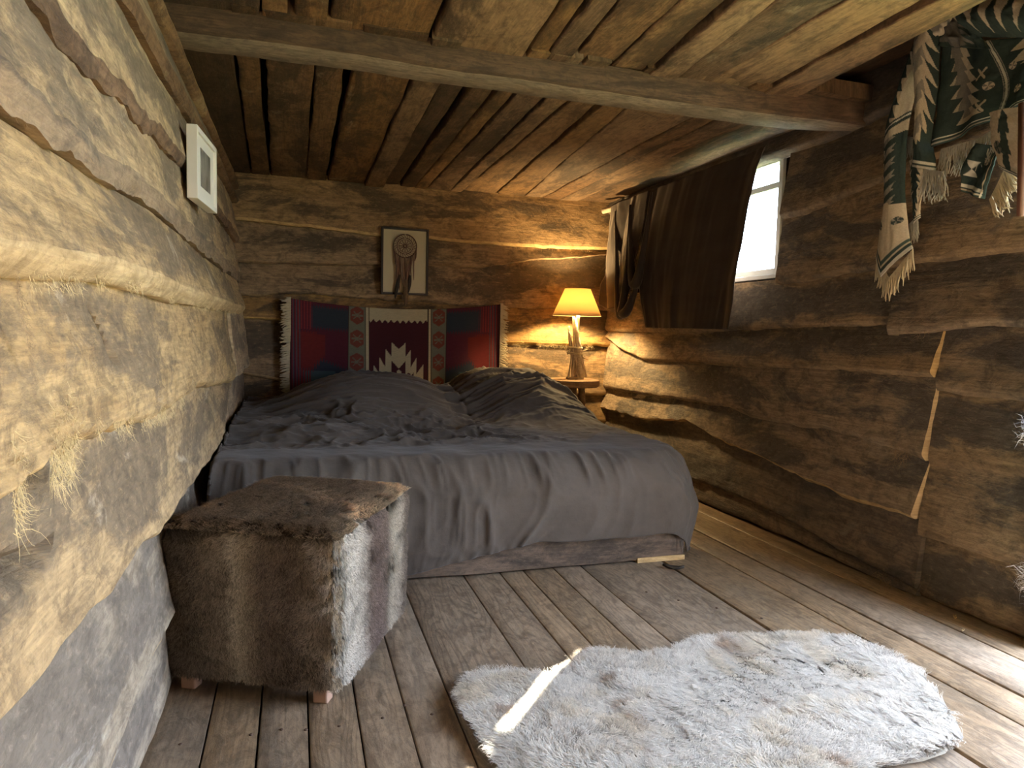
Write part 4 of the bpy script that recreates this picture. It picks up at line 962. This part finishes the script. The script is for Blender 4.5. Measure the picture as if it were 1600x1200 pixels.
# sheepskin rug
rug_px = [(722, 1085), (735, 1066), (762, 1054), (800, 1050), (835, 1056), (868, 1062), (890, 1046), (912, 1028), (940, 1020), (1000, 1024), (1060, 1020), (1085, 1004), (1130, 997), (1200, 994), (1290, 994), (1340, 1002), (1400, 1027), (1440, 1052), (1472, 1087), (1497, 1122), (1507, 1147), (1498, 1163), (1460, 1176), (1400, 1184), (1345, 1196), (1290, 1230), (1200, 1262), (1080, 1290), (960, 1290), (870, 1250), (800, 1200), (762, 1150)]
RP = np.array([onZ(x, y, .03)[:2] for x, y in rug_px])
def inside(px, py, poly):
    c = np.zeros(len(px), bool); j = len(poly) - 1
    for i in range(len(poly)):
        xi, yi = poly[i]; xj, yj = poly[j]
        m = ((yi > py) != (yj > py)) & (px < (xj - xi) * (py - yi) / (yj - yi + 1e-12) + xi); c ^= m; j = i
    return c
rug = thing('sheepskin_rug', 'shaggy white sheepskin rug lying on the plank floor', 'rug', (float(RP[:, 0].mean()), float(RP[:, 1].mean()), 0))
cen = RP.mean(0)
mb = MB(); nR = len(RP); inner = cen + (RP - cen) * .93
outer_ = cen + (RP - cen) * .955; inner = cen + (RP - cen) * .90
vs = [(x, y, .001) for x, y in outer_] + [(x, y, .010) for x, y in inner] + [(cen[0], cen[1], .016)]
fs = [(i, (i + 1) % nR, nR + (i + 1) % nR, nR + i) for i in range(nR)] + [(nR + i, nR + (i + 1) % nR, 2 * nR) for i in range(nR)]
hide2 = mb.add(vs, fs).build('hide', plain('cream sheep hide', (.5, .46, .38), .9, .1), rug, smooth=True)
n0 = 230000
qx = rng.uniform(RP[:, 0].min(), RP[:, 0].max(), n0); qy = rng.uniform(RP[:, 1].min(), RP[:, 1].max(), n0)
kk = inside(qx, qy, RP); qx, qy = qx[kk], qy[kk]; n = len(qx)
# pull to lock centres
cell = .015; gx = np.floor(qx / cell + .35 * fbm(qx * 20, qy * 20, 71, 2)); gy = np.floor(qy / cell + .35 * fbm(qx * 20, qy * 20, 72, 2))
lx = (gx + .2 + .6 * _hash(gx, gy, 5)) * cell; ly = (gy + .2 + .6 * _hash(gx, gy, 6)) * cell
angc = 2.6 * fbm(lx * 3.2, ly * 3.2, 73, 3) * 1.6 + 1.0 * (_hash(gx, gy, 7) - .5)
rad = np.stack([qx - cen[0], qy - cen[1]], -1); rl = np.linalg.norm(rad, axis=1, keepdims=True); rad /= rl + 1e-6
mean = np.stack([np.cos(angc + 2.2), np.sin(angc + 2.2)], -1) * 1.0 + rad * (.25 + 1.1 * np.clip(rl - .28, 0, 1))
mean /= np.linalg.norm(mean, axis=1, keepdims=True) + 1e-6
ang = rng.normal(0, .30, n); ca, sa = np.cos(ang), np.sin(ang)
dx_ = mean[:, 0] * ca - mean[:, 1] * sa; dy_ = mean[:, 0] * sa + mean[:, 1] * ca
Dd = np.stack([dx_, dy_, np.full(n, .25)], -1)
pull = np.stack([lx - qx, ly - qy, np.zeros(n)], -1)
L_ = rng.uniform(.035, .062, n) * (.8 + .4 * vnoise(lx * 30, ly * 30, 75))
Dd = Dd + pull * 10
Pq = np.stack([qx, qy, .012 + .010 * vnoise(qx * 9, qy * 9, 77)], -1)
Cq = np.array([.88, .82, .73])[None] * np.ones((n, 1))
yel = sstep(.56, .75, vnoise(lx * 7, ly * 7, 78) * .6 + vnoise(lx * 22, ly * 22, 79) * .4)
Cq = Cq * (1 - yel[:, None] * np.array([.03, .08, .17]))
for sx_, sy_, r_ in ((1190, 1084, .018), (800, 1113, .03), (1150, 1005, .05), (1007, 1128, .025), (960, 1062, .02), (1300, 1190, .02), (985, 1100, .02)):
    sp = onZ(sx_, sy_, .04); d2 = (qx - sp[0]) ** 2 + (qy - sp[1]) ** 2; wgt = np.exp(-d2 / r_ ** 2)[:, None]; Cq = Cq * (1 - wgt * np.array([.35, .48, .58]))
Cq = Cq * rng.uniform(.74, 1.12, n)[:, None] * (.80 + .28 * _hash(gx, gy, 9))[:, None]
fur('fleece', Pq, np.tile(EZ, (n, 1)), Dd, L_, rng.uniform(.0009, .0019, n), Cq, hide2, seed=6, droop=.45, tipc=1.12, rootc=.42, curl=.2)  # dark roots: shadow between the locks put into the fleece colour
for c in rug.children: c.location = -rug.location

# ------------------------------------------------------------------ patterned blanket hung in the corner
M['blanket'] = vcol('green and cream woven blanket', .95, 0, .3)
GR = np.array((.036, .056, .050)); CRM = np.array((.56, .485, .36)); GY = np.array((.18, .17, .145)); OFFW = np.array((.68, .66, .56))
def saw(x): return x % 1
def leaf_col(base, mark, c0, w0, f, amp, v0=0., v1=1., mid=None, lean=.5, ends=True, dots=()):
    def fn(U, V):
        C = np.empty(U.shape + (3,)); C[:] = base
        s_ = saw(V * f - np.abs(U - c0) * lean * f * .5); w = w0 * (.45 + amp * s_)
        e = np.minimum(np.clip((V - v0) / .12, 0, 1), np.clip((v1 - V) / .15, 0, 1)) ** .6
        k = (np.abs(U - c0) < w * e) & (V > v0) & (V < v1); C[k] = mark
        if mid is not None:
            k2 = (np.abs(U - c0) < w * e * .5) & (saw(V * f * .5 + U) > .45) & k; C[k2] = mid
        for du, dv, ru, rv in dots:
            d = ((U - du) / ru) ** 2 + ((V - dv) / rv) ** 2; in_ = d < 1; C[in_] = mark
            sect = (np.sin(np.arctan2((V - dv) / rv, (U - du) / ru) * 4) > 0) & in_ & (d > .05); C[sect] = GY
        if ends:
            C[(V > .945)] = GR; C[(V > .955) & (V < .972)] = OFFW; C[(V > .985)] = OFFW * .7
        return C * (.85 + .3 * vnoise(U * 60, V * 200, 3))[..., None]
    return fn
bk = thing('blanket', 'fringed green and cream patterned blanket bunched up in the upper corner at right', 'blanket', (2.15, 1.95, 1.2))
M['fringe_grey'] = plain('grey green blanket fringe', (.40, .39, .33), .95, .1, .3, 80)
def pleat(k, ph, d, base=.0): return lambda U, V: base + d * (.5 + .5 * np.sin(U * k + ph + V * 1.2)) + .006 * fbm(U * 5, V * 9, int(ph * 10) + 3, 3)
def off_bulge(d, base=0.): return lambda U, V: base + d * np.sin(np.pi * np.clip(U, 0, 1)) ** .7 + .005 * fbm(U * 4, V * 10, 5, 3)
# long left tail: upper leafy half, lower pointed half
def tail_col(U, V):
    C = np.empty(U.shape + (3,)); C[:] = CRM
    up = V < .46; lf = U < .30 + .30 * saw(V * 17) ; C[up & lf & (V < .40)] = GR
    bnd = (V > .42 - U * .10) & (V < .455 - U * .10); C[bnd] = GR; C[(V > .43 - U * .10) & (V < .437 - U * .10)] = OFFW
    mid = (V >= .47 - U * .06) & (V < .76 + .05 * np.abs(U - .45) * 2 - .1 * np.abs(U - .5))
    C[mid] = GR
    zg = mid & (saw(V * 16 + U * 1.4) > .52) & (U > .12) & (U < .88 - .3 * saw(V * 16)); C[zg] = GY * 1.5
    zg2 = (V >= .47) & (V < .80) & (U < .18 * saw(-V * 16)); C[zg2] = CRM
    for du, dv, ru, rv in ((.78, .845, .16, .016), (.16, .85, .13, .014)):
        d = ((U - du) / ru) ** 2 + ((V - dv) / rv) ** 2; C[d < 1] = GR; C[(d < .8) & (np.sin(np.arctan2((V - dv) / rv, (U - du) / ru) * 4) > .3)] = GY * 1.4
    e = .985 ; C[V > .945] = GR * 1.6; C[V > .958] = CRM; C[V > .967] = GR; C[V > .984] = OFFW
    return C * (.88 + .24 * vnoise(U * 40, V * 300, 4))[..., None]
BX = 2.19
sheet('tail_strip', [(1437, 60), (1425, 85), (1410, 125), (1395, 170), (1384, 205), (1383, 260), (1382, 320), (1376, 360), (1371, 402)], [(1448, 62), (1444, 110), (1430, 150), (1421, 190), (1416, 230), (1415, 300), (1418, 340), (1422, 375), (1427, 388)], M['blanket'], bk, 60, 260, off_bulge(.03, .0), tail_col, plane=BX, drop=lambda U, V: .088 * np.minimum(U / .32, (1 - U) / .68) * sstep(.80, 1, V))
fringe('fringe', [onX(1371, 400, BX - .012), onX(1389, 434, BX - .03), onX(1427, 388, BX - .012)], (0, .02, -1), .085, M['fringe_cream'], bk, 60, .0042, 11, .2)
# strands behind the tail
sheet('under_strip', [(1428, 150), (1424, 200), (1418, 215)], [(1445, 130), (1444, 200), (1443, 220)], M['blanket'], bk, 30, 60, off_bulge(.01, -.03), leaf_col(GR, GY, .5, .4, 5, .5), plane=BX)
fringe('fringe', [onX(1417, 213, BX + .03), onX(1443, 217, BX + .03)], (0, 0, -1), .075, M['fringe_grey'], bk, 36, .0035, 12, .15)
sheet('under_strip', [(1416, 250), (1418, 300), (1421, 330), (1423, 350)], [(1443, 240), (1440, 290), (1432, 320), (1432, 340)], M['blanket'], bk, 30, 80, off_bulge(.01, -.02), leaf_col(CRM, GR, .35, .35, 9, .6), plane=BX)
fringe('fringe', [onX(1421, 350, BX + .02), onX(1433, 338, BX + .02)], (0, -.15, -1), .075, M['fringe_grey'], bk, 26, .0035, 13, .2)
# second strip
sheet('fold_strip', [(1462, 38), (1445, 60), (1441, 85), (1443, 130), (1446, 180), (1445, 230), (1442, 262)], [(1482, 30), (1480, 90), (1479, 130), (1472, 190), (1468, 225), (1474, 250), (1474, 268)], M['blanket'], bk, 50, 160, off_bulge(.04, .035), leaf_col(GR, CRM, .5, .42, 9, .75, .0, .84, GY * 1.5), plane=BX)
fringe('fringe', [onX(1443, 264, BX - .04), onX(1474, 268, BX - .05)], (0, -.05, -1), .10, M['fringe_grey'], bk, 56, .0036, 14, .3, .4)
# main panel
def main_col(U, V):
    C = np.empty(U.shape + (3,)); C[:] = GR
    c0 = .16 + .22 * V; s_ = saw(V * 7); w = .05 + .11 * s_ * np.clip(V * 2, .4, 1)
    k = (np.abs(U - c0) < w) & (V < .86); C[k] = CRM * .8; C[(np.abs(U - c0 + .03) < w * .55) & (V < .8)] = GY
    st = np.abs(U - (.47 + .16 * np.sin(V * 2.4) + .05 * V)); C[st < .012] = OFFW * .8; C[(st > .02) & (st < .028)] = GY * 1.6
    k = (np.abs(U - .95 + .05 * saw(V * 6)) < .10 + .12 * saw(V * 6)) & (V < .38); C[k] = CRM
    for du, dv in ((.72, .36), (.92, .42), (.52, .55), (.80, .70)):
        d = ((U - du) / .045) ** 2 + ((V - dv) / .05) ** 2; C[d < 1] = CRM; C[(d < .9) & (np.sin(np.arctan2((V - dv) / .05, (U - du) / .045) * 4) > .2)] = GY
    for du, dv in ((.44, .38), (.47, .78)):
        x = (U - du) / .05; y = (V - dv) / .07; C[(np.abs(np.abs(x) - np.abs(y)) < .28) & (np.abs(x) < 1) & (np.abs(y) < 1)] = CRM * .9
    C[V > .955] = GR; C[(V > .93) & (V < .945)] = OFFW; C[(V > .965) & (V < .985)] = GY * 2
    return C * (.85 + .3 * vnoise(U * 200, V * 200, 6))[..., None]
sheet('main_panel', [(1480, 72), (1478, 120), (1474, 180), (1469, 232)], [(1640, 55), (1640, 90), (1636, 130), (1625, 158)], M['blanket'], bk, 200, 170, lambda U, V: .01 + .03 * (.5 + .5 * np.sin(U * 15 + 1)) * (.3 + .7 * V) + .006 * fbm(U * 8, V * 6, 9, 3), main_col, plane=BX)
fringe('fringe', [onX(1470, 233, BX - .02), onX(1530, 216, BX - .02), onX(1585, 182, BX - .02), onX(1625, 160, BX - .02)], (0, 0, -1), .10, M['fringe_grey'], bk, 110, .0034, 15, .3, .3)
# lower right fold
def low_col(U, V):
    C = np.empty(U.shape + (3,)); C[:] = GR
    for du, dv in ((.62, .30),):
        d = ((U - du) / .13) ** 2 + ((V - dv) / .09) ** 2; C[d < 1] = CRM; C[(d < .9) & (np.sin(np.arctan2((V - dv) / .09, (U - du) / .13) * 4) > .2)] = GY
    x = (U - .25) / .18; y = (V - .50) / .16; C[(np.abs(x) < np.abs(y)) & (np.abs(y) < 1)] = OFFW
    C[(V > .84) & (V < .90)] = OFFW; C[(V > .93) & (V < .97)] = CRM * .8; C[U > .93] = GR; C[(U > .88) & (U < .91)] = CRM
    return C
sheet('lower_fold', [(1535, 225), (1518, 262), (1512, 300)], [(1578, 232), (1562, 275), (1548, 312)], M['blanket'], bk, 60, 70, lambda U, V: .03 + .012 * np.sin(U * 7 + V * 3) + .008 * fbm(U * 4, V * 5, 41, 3), low_col, plane=BX)
fringe('fringe', [onX(1546, 312, BX - .05), onX(1560, 285, BX - .05), onX(1578, 245, BX - .05)], (0, -.6, -1), .085, M['fringe_cream'], bk, 54, .0034, 16, .4, .35)
sheet('lower_fold', [(1570, 180), (1572, 225), (1585, 262)], [(1640, 170), (1640, 230), (1640, 290)], M['blanket'], bk, 60, 60, off_bulge(.03, .06), leaf_col(CRM, GR, .45, .15, 3, .5, ends=True, dots=((.25, .6, .12, .12),)), plane=BX)
# knotted bundle at the top
def bun(c, r, seed, col):
    n = 40; th, ph = np.meshgrid(np.linspace(0, 2 * np.pi, n), np.linspace(0, np.pi, n // 2))
    rr_ = 1 + .16 * (ridge(th * 1.6 + ph, ph * 1.5, seed, 2) - .4) + .1 * fbm(th * 1.2, ph * 2, seed + 1, 2)
    P = np.stack([c[0] + r[0] * rr_ * np.sin(ph) * np.cos(th), c[1] + r[1] * rr_ * np.sin(ph) * np.sin(th), c[2] + r[2] * rr_ * np.cos(ph)], -1)
    return grid_col('bundle', P, col, M['blanket'], bk, 0)
sheet('upper_fold', [(1500, -10), (1518, 30), (1545, 60)], [(1650, -20), (1650, 20), (1650, 62)], M['blanket'], bk, 110, 60, lambda U, V: .04 + .05 * np.sin(np.pi * V) + .01 * fbm(U * 5, V * 4, 12, 3),
      lambda U, V: np.where(((saw(U * 5 + V * 1.5) > V * 1.1) & (V > .15))[..., None], CRM, GR) * (.8 + .3 * vnoise(U * 90, V * 90, 2))[..., None], plane=BX)
sheet('upper_fold', [(1465, 5), (1470, 30), (1478, 75)], [(1520, -15), (1530, 40), (1560, 78)], M['blanket'], bk, 60, 60, lambda U, V: .02 + .03 * ridge(U * 3 + V, V * 3, 13, 2), leaf_col(GR, GY, .4, .4, 6, .6, ends=False), plane=BX)
bun(onX(1462, 42, BX - .03), (.035, .06, .05), 31, leaf_col(GR, CRM, .5, .4, 4, .8, mid=GY, ends=False))
for c in bk.children: c.location = -bk.location
hook = MB().tube([(2.35, 1.93, 2.12), (2.20, 1.93, 2.11), (2.15, 1.93, 2.135)], [.012, .012, .010], 10).build('hook', M['twig'], bk, smooth=True); hook.location = -bk.location

# ------------------------------------------------------------------ odd bits at the right edge
st = MB(); p0, p1_ = onX(1597, 172, 2.08), onX(1594, 338, 2.08)
st.tube([p0 + [0, 0, .02], (p0 + p1_) / 2 + [0, -.004, 0], p1_], [.012, .013, .010], 6)
strap = st.build('leather_strap', M['leather'], smooth=True); tag(strap, 'brown leather strap hanging at the right edge in front of the blanket', 'strap')
sk = thing('sheepskin', 'white curly sheepskin hanging at the door post at the right edge', 'sheepskin', (2.2, 1.45, .35))
rng2 = np.random.default_rng(9)
skc = [(onX(1618, 672, 2.14), .04, 700), (onX(1622, 905, 2.10), .055, 1500)]
Pk, Dk = [], []
for c, r, n in skc:
    v_ = rng2.normal(0, 1, (n, 3)); v_ /= np.linalg.norm(v_, axis=1, keepdims=True); v_[:, 1] = np.where(v_[:, 1] < 0, v_[:, 1], v_[:, 1] * .8)
    Pk.append(c[None] + v_ * r * .45 - np.array([0, .035, 0])); Dk.append(v_ * np.array([.6, 1, 1]) + rng2.normal(0, .35, (n, 3)))
Pk = np.concatenate(Pk); Dk = np.concatenate(Dk); Dk /= np.linalg.norm(Dk, axis=1, keepdims=True)
back_ = MB()
za, zb = skc[0][0][2] + .1, skc[1][0][2] - .12
n_ = 14
for i in range(n_ + 1):
    z = za + (zb - za) * i / n_; wv = .02 * math.sin(i * 1.3)
    back_.v += [(2.20 + wv, 1.30, z), (2.17 + wv, 1.50 - .01 * math.sin(i), z)]
back_.f = [(2 * i, 2 * i + 1, 2 * i + 3, 2 * i + 2) for i in range(n_)]; back_.m = [0] * n_
hb = back_.build('hide', plain('sheep hide', (.45, .4, .3), .9, .1), sk, smooth=True); so = hb.modifiers.new('t', 'SOLIDIFY'); so.thickness = .004
fur('fleece', Pk, Dk + 1e-3, np.cross(Dk, rng2.normal(0, 1, Dk.shape)) * .5 + Dk, rng2.uniform(.02, .07, len(Pk)), rng2.uniform(.001, .0022, len(Pk)), np.full((len(Pk), 3), .78), hb, seed=3, droop=.3, curl=.5)
for c in sk.children: c.location = -sk.location

# dry leaf and wood chips on the floor
def chip(px, py, L, w, ang, name, label, cat, m, group=None, curl=.006):
    c = onZ(px, py, .004); ca, sa = math.cos(ang), math.sin(ang); vs = []; 
    for i in range(5):
        t = i / 4 - .5; ww = w * (1 - abs(t) * 1.5) if name == 'dry_leaf' else w * (1 - .3 * abs(t))
        for s_ in (-1, 0, 1): x = t * L; y = s_ * ww; vs.append((c[0] + x * ca - y * sa, c[1] + x * sa + y * ca, .003 + curl * (abs(s_) + t * t * 4)))
    fs = [(i * 3 + j, i * 3 + j + 1, (i + 1) * 3 + j + 1, (i + 1) * 3 + j) for i in range(4) for j in (0, 1)]
    o = MB().add(vs, fs).build(name, m, smooth=True); so = o.modifiers.new('t', 'SOLIDIFY'); so.thickness = .002; tag(o, label, cat, group)
chip(1152, 893, .09, .016, 2.5, 'dry_leaf', 'curled dark dry leaf on the floor near the bed foot', 'leaf', plain('dry leaf', (.05, .04, .03), .9), curl=.010) if False else chip(1052, 889, .09, .018, 2.6, 'dry_leaf', 'curled dark dry leaf on the floor near the bed foot', 'leaf', plain('dry leaf', (.05, .04, .03), .9), curl=.010)
chip(1492, 966, .028, .006, .8, 'wood_chip', 'larger pale wood chip on the floor by the right wall', 'wood chip', M['pine'])
chip(1504, 987, .016, .004, .2, 'wood_chip', 'tiny pale chip on the floor nearest the daylight patch', 'wood chip', M['pine'])
# ------------------------------------------------------------------ torn fibres along the hewn edges
M['straw'] = plain('torn wood fibre', (.62, .47, .24), .85, .15, .25, 60)
M['straw_dark'] = plain('grey torn wood fibre', (.30, .21, .12), .85, .15, .3, 60)
def fibres(parent, frame, pts, n, L, m, seed, noff=.035, down=1.0, w=.0008, curl=1.6, spread=.02):
    """ribbons of torn wood hanging off a traced joint (u, v)"""
    W3, _ = FR[frame]; rg = np.random.default_rng(seed); p = np.array(sorted(pts)); u = rg.uniform(p[0, 0], p[-1, 0], n)
    cl = vnoise(u * 14, u * 0, seed) > .45; u = u[cl]; n = len(u)
    v = np.interp(u, p[:, 0], p[:, 1]) + rg.normal(0, spread, n) * .5
    l = L * rg.uniform(.3, 1.2, n); a = rg.normal(-math.pi / 2 if down > 0 else 0, .75, n)
    ts = [0, .3, .6, .85, 1.0]; Vt = np.empty((n, 5, 2, 3)); bend = rg.normal(0, 1.6 * curl, n); outw = rg.uniform(.2, .9, n)
    uu, vv, aa = u.copy(), v.copy(), a.copy(); prev = 0
    for k, t in enumerate(ts):
        st = (t - prev) * l; prev = t; uu = uu + np.cos(aa) * st; vv = vv + np.sin(aa) * st; aa = aa + bend * .35
        nn = noff + outw * l * .45 * t; ww = w * (1 - .75 * t) * rg.uniform(.7, 1.6, n)
        c = W3(uu, vv, nn); d = W3(uu - np.sin(aa) * ww, vv + np.cos(aa) * ww, nn + ww * .5)
        Vt[:, k, 0] = c; Vt[:, k, 1] = d
    b = np.arange(n)[:, None] * 10 + np.arange(4)[None] * 2; q = np.stack([b, b + 1, b + 3, b + 2], -1).reshape(-1, 4)
    o = mesh_np('torn_fibres', Vt.reshape(-1, 3), q, m, parent); o['kind'] = 'stuff'; return o
def cut(pts, a, b): 
    p = sorted(pts); us = np.linspace(a, b, 12); return list(zip(us, np.interp(us, [q[0] for q in p], [q[1] for q in p])))
fibres(wall_left, 'left', cut(E4L, .95, 4.5), 1500, .022, M['straw'], 1, .045, w=.0006, curl=2.2, spread=.012)
fibres(wall_left, 'left', cut(E5L, .93, 1.16), 1500, .050, M['straw'], 2, .030, w=.0007, spread=.055, curl=2.2)
fibres(wall_left, 'left', cut(E5L, 1.16, 2.2), 1100, .028, M['straw'], 3, .035, w=.0006, spread=.022, curl=2.2)
fibres(wall_left, 'left', cut(E3L, .95, 3.8), 350, .025, M['straw_dark'], 4, .04)
fibres(wall_left, 'left', [(p[0], p[1]) for p in pl_left([(40, 445), (52, 500), (66, 560)])], 200, .018, M['straw_dark'], 14, .03, w=.0006, spread=.03, curl=2)
fibres(wall_right, 'right', cut(R7, 3.0, 4.7), 500, .035, M['straw_dark'], 5, .045)
fibres(wall_right, 'right', cut(R6, 2.2, 4.7), 700, .04, M['straw_dark'], 6, .04)
fibres(wall_right, 'right', cut(R5, 2.2, 4.8), 500, .03, M['straw_dark'], 7, .04)
fibres(wall_right, 'right', cut(LS, 1.6, 2.2), 200, .04, M['straw_dark'], 8, .06)
fibres(wall_back, 'back', cut(B1, 1.5, 2.3), 160, .035, M['straw'], 9, .05)
fibres(wall_back, 'back', cut(B4, 1.5, 2.2), 240, .045, M['straw'], 10, .05)
fibres(wall_back, 'back', cut(B1, -.3, 1.4), 120, .02, M['straw_dark'], 11, .05)
for px_, py_, s_ in ((1415, 700, 21), (1390, 900, 22)):
    a = pl_right([(px_ - 18, py_), (px_ + 8, py_ + 12)]); fibres(wall_right, 'right', a, 90, .06, M['straw_dark'], s_, .05, spread=.04)

# nail heads in the floor boards
nm = MB().lathe((0, 0, 0), [(0, .0015), (.004, .0012), (.005, 0), (.005, -.002)], 8).build('nail_head', plain('rusty nail', (.10, .06, .04), .5, .4), floor, smooth=True)
for k, (x_, y_) in enumerate([(282, 1163), (392, 1148), (440, 1140), (530, 1135), (598, 1122), (632, 1102), (675, 1116), (478, 1140), (1010, 925), (1060, 938), (1120, 950), (1190, 966)]):
    o = nm if k == 0 else nm.copy()
    if k: COL.objects.link(o); o.parent = floor
    p = onZ(x_, y_); o.location = (p[0], p[1], .0005)
